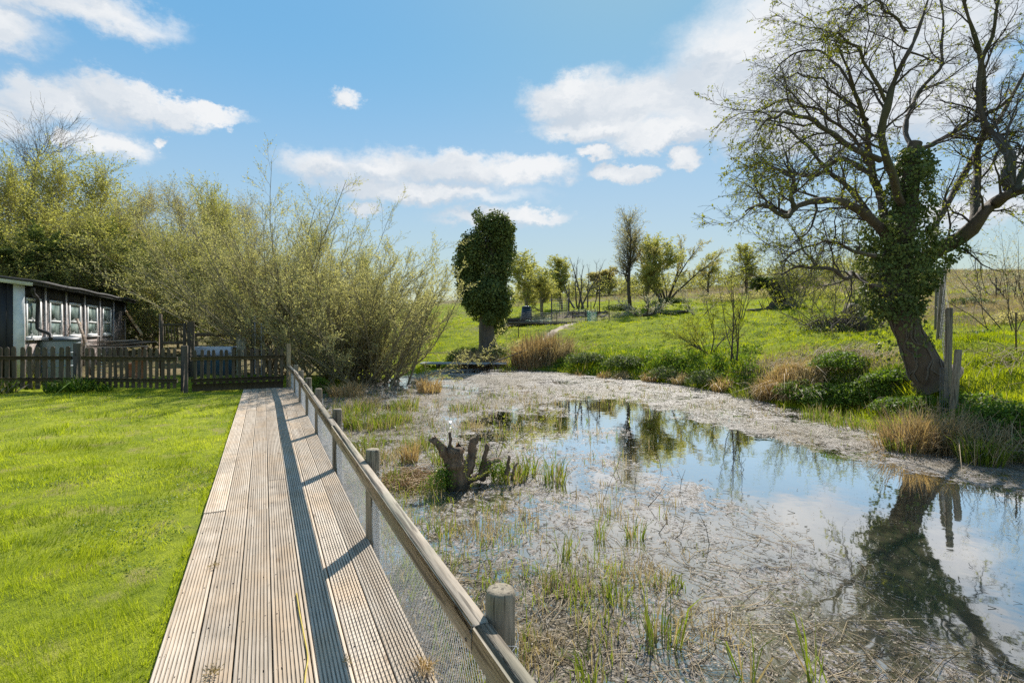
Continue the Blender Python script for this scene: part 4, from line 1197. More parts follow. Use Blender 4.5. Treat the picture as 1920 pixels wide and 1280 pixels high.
small("meadow_tree", "bare vase-shaped little tree left of the tall half-bare tree", "tree", 1089, 566, 37, 492, make_shrub(None, 7, 0.6, 3.2, None, None, 8, 6, (0.03, 0.05), 0.5, 0, 0.05, 0.07, stem_ang=(0.1, 0.7), clear=0.35, n1len=(0.14, 0.3), n2len=(0.08, 0.14)), 3.2, M_LEAF_BROWN, M_BARK_GREY)
small("meadow_tree", "slim yellow-green tree left of the bare vase-shaped tree", "tree", 1055, 566, 39, 493, make_tree(3.4, 0.34, 15, 9, 8, 7, (0.06, 0.11), 0.06, trunk_h=0.15), 3.4, M_LEAF_SPRING, M_TWIG_OLIVE, wide=1.4)
small("meadow_tree", "broad yellow-green tree just right of the ivy tree", "tree", 990, 576, 36, 494, make_tree(3.6, 0.44, 16, 10, 8, 8, (0.06, 0.11), 0.08, trunk_h=0.12, ang=(0.4, 1.1)), 3.6, M_LEAF_SPRING, M_TWIG_OLIVE, wide=1.5)
small("meadow_tree", "low yellow-green fruit tree behind the garden canes", "tree", 1018, 580, 34, 520, make_tree(2.6, 0.44, 14, 9, 8, 7, (0.05, 0.09), 0.06, trunk_h=0.15, ang=(0.4, 1.1)), 2.6, M_LEAF_SPRING, M_TWIG_OLIVE, wide=1.5)
small("meadow_tree", "leafy tree on the skyline left of the big old tree", "tree", 1398, 545, 46, 470, make_tree(4.0, 0.38, 15, 9, 8, 6, (0.07, 0.13), 0.08, trunk_h=0.12), 4.0, M_LEAF_SPRING, M_TWIG, wide=1.4)
small("meadow_tree", "small pale tree on the skyline beside the umbrella-shaped tree", "tree", 1328, 548, 46, 490, make_tree(3.4, 0.44, 14, 9, 8, 5, (0.06, 0.12), 0.07, trunk_h=0.12), 3.4, M_LEAF_SPRING, M_TWIG, wide=1.4)
small("meadow_tree", "rounded skyline bush right of the bare vase-shaped tree", "bush", 1118, 552, 56, 518, make_tree(2.4, 0.5, 14, 8, 7, 7, (0.08, 0.14), 0.06, trunk_h=0.05), 2.4, M_LEAF_BROWN, M_TWIG, wide=1.9)
small("meadow_tree", "rounded skyline bush beside the trunk of the tall half-bare tree", "bush", 1140, 552, 55, 512, make_tree(2.4, 0.5, 14, 8, 7, 7, (0.08, 0.14), 0.06, trunk_h=0.05), 2.4, M_LEAF_BROWN, M_TWIG, wide=1.9)
# fruit trees and saplings standing in the meadow
small("sapling", "tall thin two-stemmed sapling on the far bank", "sapling", 1378, 672, 14.0, 505, make_shrub(None, 4, 0.35, 2.4, None, None, 9, 7, (0.025, 0.045), 0.6, 4, 0.10, 0.022, stem_ang=(0.1, 0.42), clear=0.25, n1len=(0.12, 0.3), n2len=(0.06, 0.12), stagger=0.06), 2.4, M_LEAF_BUD, M_TWIG)
small("fruit_tree", "arching yellowish fruit tree left of the tall thin sapling", "fruit tree", 1330, 660, 16.0, 575, make_shrub(None, 6, 1.1, 1.5, None, None, 12, 10, (0.028, 0.05), 0.6, 6, -0.02, 0.022, stem_ang=(0.25, 0.9), clear=0.3, n1len=(0.2, 0.42), n2len=(0.1, 0.2), stagger=0.05, lean=(-0.4, 0.1)), 1.5, M_LEAF_BUD, M_TWIG)
small("fruit_tree", "low blossoming apple tree with its boughs on the grass", "fruit tree", 1215, 592, 29.5, 548, make_shrub(None, 7, 1.5, 1.6, None, None, 9, 7, (0.05, 0.09), 0.7, 4, 0.02, 0.06, stem_ang=(0.5, 1.25), clear=0.25, n1len=(0.25, 0.5), n2len=(0.12, 0.25)), 1.6, M_BLOSSOM, M_BARK)
small("fruit_tree", "bare forked young fruit tree behind the tall thin sapling", "fruit tree", 1391, 612, 22.0, 530, make_shrub(None, 3, 0.5, 1.8, None, None, 9, 6, (0.03, 0.05), 0.6, 1, 0.06, 0.03, stem_ang=(0.1, 0.5), clear=0.3, n1len=(0.2, 0.4), n2len=(0.1, 0.2), stagger=0.03), 1.8, M_LEAF_BUD, M_TWIG)
small("fruit_tree", "small pinkish fruit tree at the foot of the skyline hedge", "fruit tree", 1310, 596, 27.0, 540, make_shrub(None, 5, 1.1, 1.6, None, None, 8, 6, (0.04, 0.07), 0.6, 3, 0.02, 0.03, stem_ang=(0.3, 1.0), clear=0.3), 1.6, M_BLOSSOM, M_TWIG)
small("twiggy_shrub", "yellow-green twiggy shrub over the pile of round logs", "shrub", 1560, 622, 17.0, 520, make_shrub(None, 16, 1.2, 1.6, None, None, 8, 6, (0.035, 0.06), 0.5, 3, 0.02, 0.025, stem_ang=(0.2, 1.15)), 1.6, M_LEAF_BUD, M_TWIG_OLIVE)
small("twiggy_shrub", "tall airy willow scrub behind the log pile", "shrub", 1500, 585, 25.0, 470, make_shrub(None, 14, 0.8, 2.6, None, None, 8, 6, (0.04, 0.07), 0.5, 3, 0.05, 0.03, stem_ang=(0.1, 0.8)), 2.6, M_LEAF_BUD, M_TWIG_OLIVE)
small("twiggy_shrub", "tall airy willow scrub just left of the old tree trunk", "shrub", 1610, 570, 26.0, 470, make_shrub(None, 14, 0.9, 2.6, None, None, 8, 6, (0.04, 0.07), 0.5, 3, 0.05, 0.03, stem_ang=(0.1, 0.8)), 2.6, M_LEAF_BUD, M_TWIG_OLIVE)
small("ivy_stump", "short broken stump smothered in dark ivy behind the fallen log", "stump", 1448, 574, 26.5, 528, make_tree(1.3, 0.40, 14, 8, 6, 16, (0.09, 0.14), 0.14, trunk_h=0.25), 1.3, M_IVY, M_BARK, wide=1.5)
small("twiggy_shrub", "bare white-flecked shrub against the hill at the right edge", "shrub", 1925, 590, 13.0, 425, make_shrub(None, 9, 0.9, 2.2, None, None, 9, 7, (0.02, 0.035), 0.7, 3, 0.08, 0.011, stem_ang=(0.15, 0.75), lean=(-0.15, 0.1), clear=0.3), 2.2, M_BLOSSOM, M_TWIG)
small("twiggy_shrub", "pale blossoming thorn on the hill by the right edge", "shrub", 1880, 550, 24.0, 500, make_shrub(None, 10, 1.0, 1.5, None, None, 7, 6, (0.03, 0.06), 0.8, 3, 0.05, 0.03, stem_ang=(0.2, 1.0)), 1.5, M_BLOSSOM, M_TWIG)
# skyline hedge and the pale scrub in front of it: one far mass
mb = MB(); mt = MB()
for kk in range(90):
    px = 955 + 7.8 * kk + rng.normal(0, 5)
    if 1660 < px: break
    Z = rng.uniform(50, 58)
    g = on_ground(px, 550, Z)
    P0 = np.stack([np.linspace(0, 1, 5)[:, None] * np.array([[rng.normal(0, .8), rng.normal(0, .8), rng.uniform(1.1, 2.0)]]) + g + np.array([[rng.normal(0, .8), rng.normal(0, .8), -.1]]) for _ in range(7)])
    R0 = np.full(P0.shape[:2], 0.03)
    b2 = sprout(P0, R0, 6, 0.1, 1.0, (0.4, 1.1), (0.4, 1.0), 4, 0.2, (0, 0, 0.05), 0.6, 0.012, 0.5)
    V, F = tubes(*b2, 3); mt.add(V, F)
    V, F = leaves_on(*b2, 9, 0.1, (0.09, 0.16), 0.6, 0.4, 0.12); mb.add(V, F)
hg = thing("skyline_hedge", "long straggling hedge along the top of the meadow", "hedge", on_ground(1300, 545, 54))
mt.build("branches", M_TWIG, hg, True); mb.build("foliage", M_LEAF_SPRING, hg)

# ================================================================== grass, reeds and growth round the pond
M_MEADOW = leaf_mat("meadow_grass", [(0.075, 0.115, 0.008), (0.22, 0.28, 0.010), (0.39, 0.43, 0.014), (0.52, 0.51, 0.04)], 0.55, 0.8, 0.8, 0.08)
M_SEDGE = leaf_mat("sedge", [(0.05, 0.085, 0.012), (0.12, 0.175, 0.018), (0.22, 0.265, 0.03), (0.30, 0.27, 0.07)], 0.45, 0.4, 2.0)
M_DRY = leaf_mat("dry_grass", [(0.163, 0.119, 0.062), (0.3, 0.225, 0.125), (0.45, 0.35, 0.213), (0.562, 0.463, 0.312)], 0.3, 0.6, 2.0)
M_RUST = leaf_mat("dead_reed", [(0.20, 0.12, 0.055), (0.36, 0.24, 0.12), (0.50, 0.36, 0.20), (0.58, 0.46, 0.30)], 0.35, 0.55, 2.0)
M_STRAW = leaf_mat("floating_litter", [(0.078, 0.058, 0.039), (0.195, 0.15, 0.098), (0.364, 0.299, 0.215), (0.546, 0.481, 0.39)], 0.12, 0.65, 3.0, 0.2)

def view_points(n, z0, z1, x0, x1):
    "ground points thinning out with distance"
    Z = np.exp(rng.uniform(np.log(z0), np.log(z1), n)); px = rng.uniform(x0, x1, n)
    a = (px - 960) / FPX
    return np.column_stack([Z * SN + Z * a * CS, Z * CS - Z * a * SN]), Z

def on_land(q, margin=0.12):
    return (poly_sd(POND, q) < -margin) & (poly_sd(LAWN, q) < -0.3) & (q[:, 0] > -0.3 - 0.0 * q[:, 1])

q, Z = view_points(240000, 6.0, 60.0, 780, 2050)
k = on_land(q); q, Z = q[k], Z[k]
z = height(q); dr = dryness(q) + 0.25 * vnoise(q, 0.9, 51)
soilq = np.zeros(len(q))
for px, py, ZZ, r in ((1075, 590, 32.5, 3.0), (1000, 598, 31, 2.2), (945, 603, 30.5, 1.8), (1035, 625, 25, 0.5), (1062, 615, 26.2, 0.5), (1015, 640, 23.5, .5)):
    soilq = np.maximum(soilq, np.exp(-(np.linalg.norm(q - W(px, py, ZZ)[:2], axis=1) / r) ** 2))
isdry = rng.random(len(q)) < np.clip((dr - 0.32) * 1.6, 0.02, 0.92)
shore = poly_sd(POND, q)
tus = np.clip(vnoise(q, 1.3, 52) * 0.6 + vnoise(q, 3.3, 53) * 0.7, -0.6, 1)
near = sstep(-3.2, -0.3, shore)
h = (0.040 + 0.085 * np.maximum(tus, -0.2) * (tus > 0.05) + 0.0008 * Z + near * (0.07 + 0.10 * tus)) * rng.uniform(0.6, 1.4, len(q))
h = np.where(isdry, h * 1.7 + 0.08, h)
keep = (h > 0.025) & (rng.random(len(q)) > soilq * 0.95)
q, Z, z, h, isdry = q[keep], Z[keep], z[keep], h[keep], isdry[keep]
P = np.column_stack([q, z - 0.01])
w = 0.006 + 0.00085 * Z
for sel, nm, mt_, ln_ in ((~isdry, "meadow_grass", M_MEADOW, 0.55), (isdry, "dry_grass", M_DRY, 0.5)):
    V, F = blades1(P[sel], h[sel], w[sel] * (1.0 if nm == "meadow_grass" else 0.7), lean_of(sel.sum(), ln_))
    tag(MB().add(V, F).build(nm, mt_), kind='stuff', label="green meadow grass" if nm == "meadow_grass" else "dry bleached grass on the hill and bank")

# low broad-leaved growth on the far bank: dark clumps of dock and nettle among the grass
pts = []
for _ in range(420):
    px = rng.uniform(1030, 1420); Zb = np.interp(px, (1030, 1100, 1180, 1250, 1330, 1410), (18.6, 17.3, 16.3, 15.2, 13.6, 12.2)) + abs(rng.normal(0, 1)) * 1.3 + 0.25
    g = on_ground(px, 690, Zb)
    if poly_sd(POND, g[None, :2])[0] > -0.2: continue
    pts.append(g)
mb = MB()
for g in pts:
    m = rng.integers(18, 40); s = rng.uniform(0.10, 0.26)
    o = rand_dirs(m); o[:, 2] = np.abs(o[:, 2]) * 0.8
    p = g + o * s * rng.random((m, 1)) ** 0.4
    sz = rng.uniform(0.04, 0.085, m)
    mb.add(*leaf_quads(p, norm(o + rand_dirs(m) * 0.6), sz, sz * 0.6))
tag(mb.build("bank_weeds", M_BRAMBLE), kind='stuff', label="dark leafy weeds along the foot of the far bank")

pts = [on_ground(rng.uniform(1030, 1720), 650, z_) for z_ in np.exp(rng.uniform(np.log(11.5), np.log(27), 520))]
mb = MB()
for g in pts:
    if poly_sd(POND, g[None, :2])[0] > -0.8: continue
    m = rng.integers(8, 22); s = rng.uniform(0.05, 0.15)
    o = rand_dirs(m); o[:, 2] = np.abs(o[:, 2]) * 0.7
    sz = rng.uniform(0.035, 0.075, m)
    mb.add(*leaf_quads(g + o * s * rng.random((m, 1)) ** 0.4 + [0, 0, 0.03], norm(o + rand_dirs(m) * 0.6), sz, sz * 0.6))
tag(mb.build("meadow_weeds", M_HOLLY), kind='stuff', label="dark docks and thistles dotted over the meadow")

def leaf_mound(name, label, cat, spots, n, mat, size=(0.03, 0.062), group=None):
    "mounds of nettle or bramble: spots are (px, py, Z, rx, ry, rz)"
    c0 = on_ground(*spots[0][:3])
    root = thing(name, label, cat, c0, group)
    mb = MB(); st = MB()
    vol = np.array([s[3] * s[5] for s in spots]); cnt = (vol / vol.sum() * n).astype(int)
    for (px, py, Z, rx, ry, rz), m in zip(spots, cnt):
        c = on_ground(px, py, Z)
        o = rand_dirs(m); o[:, 2] = np.abs(o[:, 2]) - 0.1
        lump = 1 + 0.22 * vnoise(np.stack([o[:, 0] * 3 + c[0], o[:, 1] * 3 + o[:, 2] * 2], 1), 1.2, 61)
        p = c + o * np.array([rx, ry, rz]) * (1 - 0.45 * rng.random((m, 1)) ** 1.4) * lump[:, None]
        gz = height(p[:, :2]); p[:, 2] = np.maximum(p[:, 2], gz + 0.02)
        d = norm(o * 0.5 + rand_dirs(m) * 0.8); sz = rng.uniform(size[0], size[1], m)
        mb.add(*leaf_quads(p, d, sz, sz * 0.75, norm(o + rand_dirs(m) * 0.6 + np.array([0, 0, 0.5]))))
        ns = 26
        b = c + np.column_stack([rng.normal(0, rx * 0.4, ns), rng.normal(0, ry * 0.4, ns), np.full(ns, -0.05)])
        tipo = rand_dirs(ns); tipo[:, 2] = np.abs(tipo[:, 2])
        tip = c + tipo * np.array([rx, ry, rz]) * 0.95
        mid = (b + tip) / 2 + np.array([0, 0, 0.1])
        V, F = tubes(np.stack([b, mid, tip], 1), np.tile(np.array([0.006, 0.005, 0.003]), (ns, 1)), 3); st.add(V, F)
    st.build("stems", M_TWIG, root); mb.build("leaves", mat, root)
    return root
leaf_mound("bramble", "biggest leafy bramble mound on the bank, beside the rusty grass tussock", "bramble", [(1545, 715, 10.4, .55, .5, .38), (1600, 725, 10.1, .5, .5, .34), (1640, 730, 9.8, .4, .45, .26), (1500, 720, 10.9, .45, .5, .30), (1580, 700, 10.9, .7, .5, .30)], 15000, M_BRAMBLE)
leaf_mound("bramble", "small bright bramble mound close to the foot of the old tree", "bramble", [(1690, 735, 8.9, .5, .4, .22), (1735, 745, 8.5, .4, .4, .26), (1680, 700, 9.7, .5, .4, .16)], 7500, M_BRAMBLE)
leaf_mound("bramble", "dark bramble thicket in the shade right of the leaning post", "bramble", [(1860, 765, 7.2, .6, .5, .34), (1920, 760, 7.0, .6, .5, .40), (1900, 800, 6.6, .5, .4, .25), (1980, 760, 6.9, .6, .5, .4), (1840, 730, 8.0, .5, .5, .25)], 11000, M_BRAMBLE)
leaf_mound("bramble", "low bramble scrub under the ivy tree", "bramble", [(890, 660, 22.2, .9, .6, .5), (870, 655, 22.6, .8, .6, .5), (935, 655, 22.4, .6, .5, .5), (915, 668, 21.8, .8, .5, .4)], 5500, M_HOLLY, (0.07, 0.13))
leaf_mound("bush", "small bright green bush growing beside the far fence posts", "bush", [(600, 718, 12.9, .28, .25, .42), (622, 728, 12.4, .22, .22, .28)], 1800, M_BRAMBLE, (0.04, 0.075))

for px, py, Z, rx, ry, rz, n, mt_, sz_, lab in (
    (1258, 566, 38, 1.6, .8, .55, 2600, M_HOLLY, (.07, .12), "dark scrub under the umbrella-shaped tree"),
    (1345, 566, 36, 2.0, .9, .6, 2600, M_LEAF_BROWN, (.06, .11), "bronze scrub on the slope under the small pale skyline tree"),
    (1440, 556, 38, 2.2, .9, .7, 3000, M_LEAF_BROWN, (.06, .11), "bronze scrub below the skyline tree left of the big old tree"),
    (1540, 560, 34, 2.4, .9, .7, 3200, M_LEAF_SPRING, (.06, .11), "pale scrub across the slope behind the log pile"),
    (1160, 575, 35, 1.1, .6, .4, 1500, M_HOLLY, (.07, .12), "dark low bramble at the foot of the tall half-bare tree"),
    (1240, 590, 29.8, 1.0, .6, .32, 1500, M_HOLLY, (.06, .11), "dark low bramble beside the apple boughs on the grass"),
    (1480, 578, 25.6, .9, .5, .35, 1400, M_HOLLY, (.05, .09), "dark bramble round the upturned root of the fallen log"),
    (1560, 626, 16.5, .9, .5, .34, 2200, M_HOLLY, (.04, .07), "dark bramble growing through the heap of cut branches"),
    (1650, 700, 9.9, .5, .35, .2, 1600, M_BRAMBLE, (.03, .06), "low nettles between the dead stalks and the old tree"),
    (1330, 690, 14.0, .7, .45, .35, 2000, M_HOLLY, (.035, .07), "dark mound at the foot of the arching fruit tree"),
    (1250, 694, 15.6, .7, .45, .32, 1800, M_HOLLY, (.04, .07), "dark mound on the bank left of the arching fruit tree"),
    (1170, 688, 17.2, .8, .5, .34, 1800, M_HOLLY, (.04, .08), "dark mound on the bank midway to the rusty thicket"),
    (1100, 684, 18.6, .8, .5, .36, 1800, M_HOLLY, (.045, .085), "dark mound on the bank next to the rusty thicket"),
    (1850, 640, 12.0, .6, .5, .3, 1400, M_BRAMBLE, (.04, .07), "scrubby bramble on the hill right of the fence posts"),
    (1900, 600, 15.0, .9, .6, .3, 1600, M_LEAF_BROWN, (.04, .07), "bronze scrub on the hill near the right edge"),
    (1820, 580, 20.0, .8, .6, .3, 1200, M_HOLLY, (.05, .09), "dark low scrub on the hill behind the field fence")):
    leaf_mound("scrub", lab, "scrub", [(px, py, Z, rx, ry, rz), (px + 18, py + 3, Z - .3, rx * .6, ry * .8, rz * .7)], n, mt_, sz_, "scrub on the far bank and hill")

def reed_clump(name, label, cat, px, py, Z, n, hgt, rad, mat, group=None, lean=0.5, w=0.012, bias=(0, 0), z=None, stalks=0, flop=0.5):
    "a tussock of blades fanning from its base; z None: on the ground"
    c = on_ground(px, py, Z) if z is None else W(px, py, FPX * (CAMZ - z) / (py - HOR))
    root = thing(name, label, cat, c, group)
    rr_ = np.sqrt(rng.random(n)) * rad; a = rng.random(n) * 2 * np.pi
    p = c + np.column_stack([np.cos(a) * rr_, np.sin(a) * rr_, np.full(n, -0.02)])
    if z is None: p[:, 2] = height(p[:, :2]) - 0.02
    ln = lean_of(n, lean, bias) + np.column_stack([np.cos(a), np.sin(a), np.zeros(n)]) * (rr_ / rad * lean * 0.6)[:, None]
    V, F, F2 = blades(p, hgt * rng.uniform(0.45, 1.15, n), w * rng.uniform(0.6, 1.3, n), ln, flop)
    if mat is M_SEDGE and n > 10:
        nd = int(n * 0.32); ids = rng.permutation(n); Vb = V.reshape(n, 5, 3)
        for sel, nm_, mm in ((ids[nd:], "blades", mat), (ids[:nd], "dead_blades", M_DRY)):
            vv = Vb[sel].reshape(-1, 3); b_ = np.arange(len(sel))[:, None] * 5
            MB().add(vv, b_ + np.array([[0, 1, 2, 3]]), b_ + np.array([[3, 2, 4]])).build(nm_, mm, root)
    else:
        MB().add(V, F, F2).build("blades", mat, root)
    if stalks:
        b = c + np.column_stack([rng.normal(0, rad * 0.5, stalks), rng.normal(0, rad * 0.5, stalks), np.zeros(stalks)])
        l2 = lean_of(stalks, lean * 0.8, bias)
        tip = b + l2 * hgt + np.array([0, 0, hgt]) * rng.uniform(0.7, 1.2, (stalks, 1))
        V, F = tubes(np.stack([b, (b + tip) / 2 + l2 * 0.02, tip], 1), np.tile([w * .35, w * .3, w * .2], (stalks, 1)), 3)
        MB().add(V, F).build("stalks", M_DRY, root)
    return root

GR = "dead reed and grass tussocks round the pond"
reed_clump("reed_clump", "largest rusty brown reed thicket at the far end of the pond", "reeds", 1000, 678, 20.6, 1500, 1.15, 0.85, M_RUST, GR, 0.30, 0.028, stalks=60)
reed_clump("reed_clump", "grey-brown bramble and reed tangle right of the rusty thicket at the far end", "reeds", 1035, 672, 20.3, 700, 1.0, 0.75, M_DRY, GR, 0.55, 0.026, stalks=60)
reed_clump("reed_clump", "yellowish reed tuft where the plank bridge meets the far bank", "reeds", 950, 690, 20.0, 260, 0.45, 0.4, M_SEDGE, GR, 0.4, 0.026)
reed_clump("reed_clump", "rounded rusty grass tussock overhanging the scum left of the bramble mound", "tussock", 1455, 750, 11.6, 1100, 0.52, 0.42, M_RUST, GR, 0.8, 0.016, (-0.2, -0.35), flop=0.3)
reed_clump("reed_clump", "pale dead grass tussock against the left side of the bramble mound", "tussock", 1500, 755, 11.0, 800, 0.5, 0.4, M_DRY, GR, 0.8, 0.014, (-0.1, -0.4), flop=0.3)
reed_clump("reed_clump", "upright tan reed bed on the right bank, left of the two near posts", "reeds", 1700, 825, 7.0, 620, 0.72, 0.26, M_RUST, GR, 0.45, 0.013, stalks=50)
reed_clump("reed_clump", "ragged tan reed bed at the foot of the two near posts", "reeds", 1765, 830, 6.9, 560, 0.62, 0.28, M_DRY, GR, 0.6, 0.013, stalks=50)
reed_clump("reed_clump", "bent tan reeds right of the leaning post", "reeds", 1840, 845, 6.5, 260, 0.5, 0.28, M_DRY, GR, 0.85, 0.014, stalks=36)
reed_clump("reed_clump", "flattened pale reeds at the right edge of the bank", "reeds", 1905, 830, 6.5, 260, 0.45, 0.35, M_DRY, GR, 1.1, 0.013, stalks=30)
reed_clump("reed_clump", "broken brown reeds on the marsh in front of the willows", "reeds", 805, 735, 13.2, 260, 0.45, 0.3, M_RUST, GR, 0.45, 0.018, z=WATER)
reed_clump("reed_clump", "pinkish dead grass hanging over the marsh by the far fence posts", "tussock", 650, 742, 11.4, 500, 0.42, 0.4, M_RUST, GR, 0.8, 0.014, z=WATER)
reed_clump("reed_clump", "rust-orange tuft near the pond stump", "tussock", 768, 866, 6, 160, 0.34, 0.10, M_RUST, GR, 0.35, 0.008, z=WATER)
for px, py, n_, hh, rad, lab in ((720, 860, 260, .22, .22, "flattened straw-coloured tuft between the third post and the twig heap"), (690, 760, 300, .3, .3, "straw-coloured tuft behind the bright sedge bed"), (880, 800, 160, .16, .25, "low straw-coloured tuft far behind the pond stump"),
        (900, 1000, 200, .14, .2, "low straw-coloured tuft in the shallows short of the pond stump"), (1060, 1100, 160, .12, .16, "low straw-coloured tuft in the near shallows"), (1200, 1080, 200, .13, .2, "matted straw-coloured tuft in the near shallows to the right"), (1330, 1180, 200, .12, .2, "matted straw-coloured tuft at the lower middle of the pond"), (1010, 1220, 160, .11, .15, "matted straw-coloured tuft right of the nearest post")):
    reed_clump("reed_clump", lab, "tussock", px, py, 0, n_, hh, rad, M_DRY, GR, 1.0, 0.006, z=WATER, flop=0.2)
for px, py, Z, hh in ((1080, 693, 17.6, .3), (1130, 697, 16.8, .32), (1165, 705, 16.4, .3), (1218, 706, 15.7, .35), (1275, 716, 14.8, .35), (1352, 728, 13.2, .4)):
    reed_clump("reed_clump", "small tan tussock on the foot of the far bank, %s" % {1080: "nearest the rusty thicket", 1130: "second along from the rusty thicket", 1165: "third along from the rusty thicket", 1218: "fourth along from the rusty thicket", 1275: "left of the arching fruit tree", 1352: "under the tall thin sapling"}[px], "tussock", px, py, Z, 260, hh, 0.22, M_DRY if px % 2 else M_RUST, GR, 0.8, 0.016, (-0.1, -0.3), flop=0.3)
reed_clump("reed_clump", "brown scrub and dead stems round the foot of the ivy tree", "reeds", 890, 690, 21.2, 600, 0.75, 0.7, M_RUST, GR, 0.5, 0.026, stalks=40)
reed_clump("reed_clump", "low grey dead grass between the dead stems and the footbridge", "reeds", 925, 692, 20.9, 400, 0.5, 0.6, M_DRY, GR, 0.6, 0.024, stalks=20)
GS = "green sedge tufts standing in the pond"
for px, py, n, hh, rad, lab in ((1838, 868, 260, 0.42, 0.22, "bushy green sedge at the tip of the right bank"), (1690, 845, 90, 0.25, 0.18, "yellow-green sedge in front of the tan reed bed on the right"),
      (1610, 800, 260, 0.28, 0.5, "long green sedge fringe under the bramble mound"), (1545, 784, 200, 0.28, 0.4, "green sedge fringe between the rusty tussock and the bramble mound"),
      (1405, 745, 220, 0.3, 0.4, "green sedge left of the rusty tussock"), (700, 800, 420, 0.30, 0.42, "bright yellow-green sedge bed behind the third fence post"), (735, 790, 220, 0.26, 0.35, "smaller bright sedge bed right of the one behind the third fence post"),
      (665, 775, 260, 0.30, 0.4, "darker sedge bed close to the fourth fence post"),
      (1040, 905, 90, 0.36, 0.13, "tall upright sedge tuft standing alone in mid pond"), (955, 898, 120, 0.24, 0.22, "sedge fringe right of the pond stump"), (985, 890, 60, 0.3, 0.14, "slender sedge between the pond stump and the lone tuft"),
      (1240, 1205, 46, 0.36, 0.10, "tall broad-leaved sedge tuft in the foreground water"), (1150, 1125, 60, 0.16, 0.09, "short spreading sedge tuft in the foreground"), (1255, 1100, 50, 0.13, 0.10, "low sedge tuft behind the tall broad-leaved one"),
      (1060, 1040, 22, 0.24, 0.05, "thin sedge tuft in the foreground behind the nearest post"), (1405, 1275, 16, 0.34, 0.05, "single broad sedge shoot at the bottom of the view"), (1105, 1290, 30, 0.2, 0.10, "bent sedge tuft at the bottom of the view right of the nearest post"),
      (830, 870, 70, 0.2, 0.13, "small sedge tuft left of the pond stump"), (830, 915, 120, 0.16, 0.16, "bright leafy tuft at the left foot of the pond stump"), (1530, 1275, 12, 0.4, 0.05, "lone upright blade right of the single broad shoot"),
      (655, 800, 150, 0.30, 0.16, "sedge tuft hard against the netting below the fourth fence post"), (690, 850, 120, 0.26, 0.16, "sedge tuft between the second and third fence posts"),
      (740, 905, 90, 0.20, 0.16, "low sedge at the near side of the twig heap"), (790, 840, 120, 0.24, 0.2, "sedge tuft behind the rust-orange tuft"), (760, 765, 200, 0.28, 0.3, "sedge bed below the broken brown reeds"), (870, 770, 120, 0.22, 0.3, "thin sedge far behind the pond stump"),
      (830, 1000, 60, 0.18, 0.14, "low sedge beyond the rail between the first and second posts"), (1190, 1010, 40, 0.2, 0.08, "sedge tuft among standing dead twigs"),
      (1125, 1010, 26, 0.26, 0.05, "dark upright sedge in the middle distance of the pond")):
    reed_clump("sedge_tuft", lab, "sedge", px, py, 0, n, hh, rad, M_SEDGE, GS, 0.42, 0.009 if py > 900 else 0.013, z=WATER)

# sprigs all over the shallow side, and litter afloat
def pond_points(n, z0, z1, x0, x1):
    q, Z = view_points(n, z0, z1, x0, x1)
    k = (poly_sd(POND, q) > 0.03) & (q[:, 0] > 0.76)
    q, Z = q[k], Z[k]
    d = np.linalg.norm(q[:, None] - cpos[None], axis=-1); iw = 1 / (d ** 3.2 + 0.02)
    return q, Z, (iw * cval).sum(1) / iw.sum(1)
q, Z, cv = pond_points(10500, 1.6, 14, 560, 1900)
lat = (q[:, 0] * CS - q[:, 1] * SN) / Z * FPX + 960
shal = sstep(1330, 1000, lat) + 0.85 * sstep(6.0, 9, Z) * (cv > 0.6) * (rng.random(len(q)) < 0.5)
k = (rng.random(len(q)) < np.maximum(shal, 0) * np.where(lat < 830, 1.6, 1.0) * (0.10 + 0.25 * (lat < 830) + 0.90 * (vnoise(q, 2.1, 71) + 0.6 * vnoise(q, 5.0, 74) > 0.12)) * np.clip(cv * 1.1, 0.1, 1))
q, Z = q[k], Z[k]
mb, md = MB(), MB()
idx = np.repeat(np.arange(len(q)), 5); n = len(idx)
P = np.column_stack([q[idx] + rng.normal(0, 0.035, (n, 2)), np.full(n, WATER - 0.01)])
hh = np.abs(rng.normal(0.04, 0.07, n)) + 0.03
isg = rng.random(n) < np.where(vnoise(q[idx], 0.9, 72) > 0, 0.6, 0.3) + 0.2 * (q[idx][:, 0] < 1.9)
for sel, m_ in ((isg, mb), (~isg, md)):
    V, F, F2 = blades(P[sel], hh[sel], 0.004 + 0.0006 * Z[idx][sel], lean_of(sel.sum(), 0.55), 0.4); m_.add(V, F, F2)
tag(mb.build("pond_sprigs", M_SEDGE), kind='stuff', label="scattered green sprigs in the shallows")
tag(md.build("dead_sprigs", M_DRY), kind='stuff', label="scattered dead sprigs in the shallows")
q, Z, cv = pond_points(48000, 1.5, 18, 540, 2050)
k = rng.random(len(q)) < np.clip((cv - 0.25) * 1.5, 0.015, 1)
q, Z = q[k], Z[k]; n = len(q)
a = rng.random(n) * 2 * np.pi
L = rng.gamma(1.6, 0.022, n) + 0.012
d = np.column_stack([np.cos(a), np.sin(a), rng.normal(0, 0.16, n)])
c = np.column_stack([q, WATER + 0.004 + np.abs(rng.normal(0, 0.006, n))])
bend = np.column_stack([-np.sin(a), np.cos(a), np.zeros(n)]) * (rng.normal(0, 0.12, n) * L)[:, None]
rad = rng.uniform(0.0010, 0.0028, n) * (0.8 + Z * 0.08)
st = rng.random(n) < 0.62
V, F = tubes(np.stack([c - d * L[:, None] / 2, c + bend, c + d * L[:, None] / 2], 1)[st], np.repeat(rad[st, None], 3, 1), 3)
mb = MB().add(V, F)
sz = rng.uniform(0.008, 0.022, n)[~st] * (0.9 + Z[~st] * 0.05)
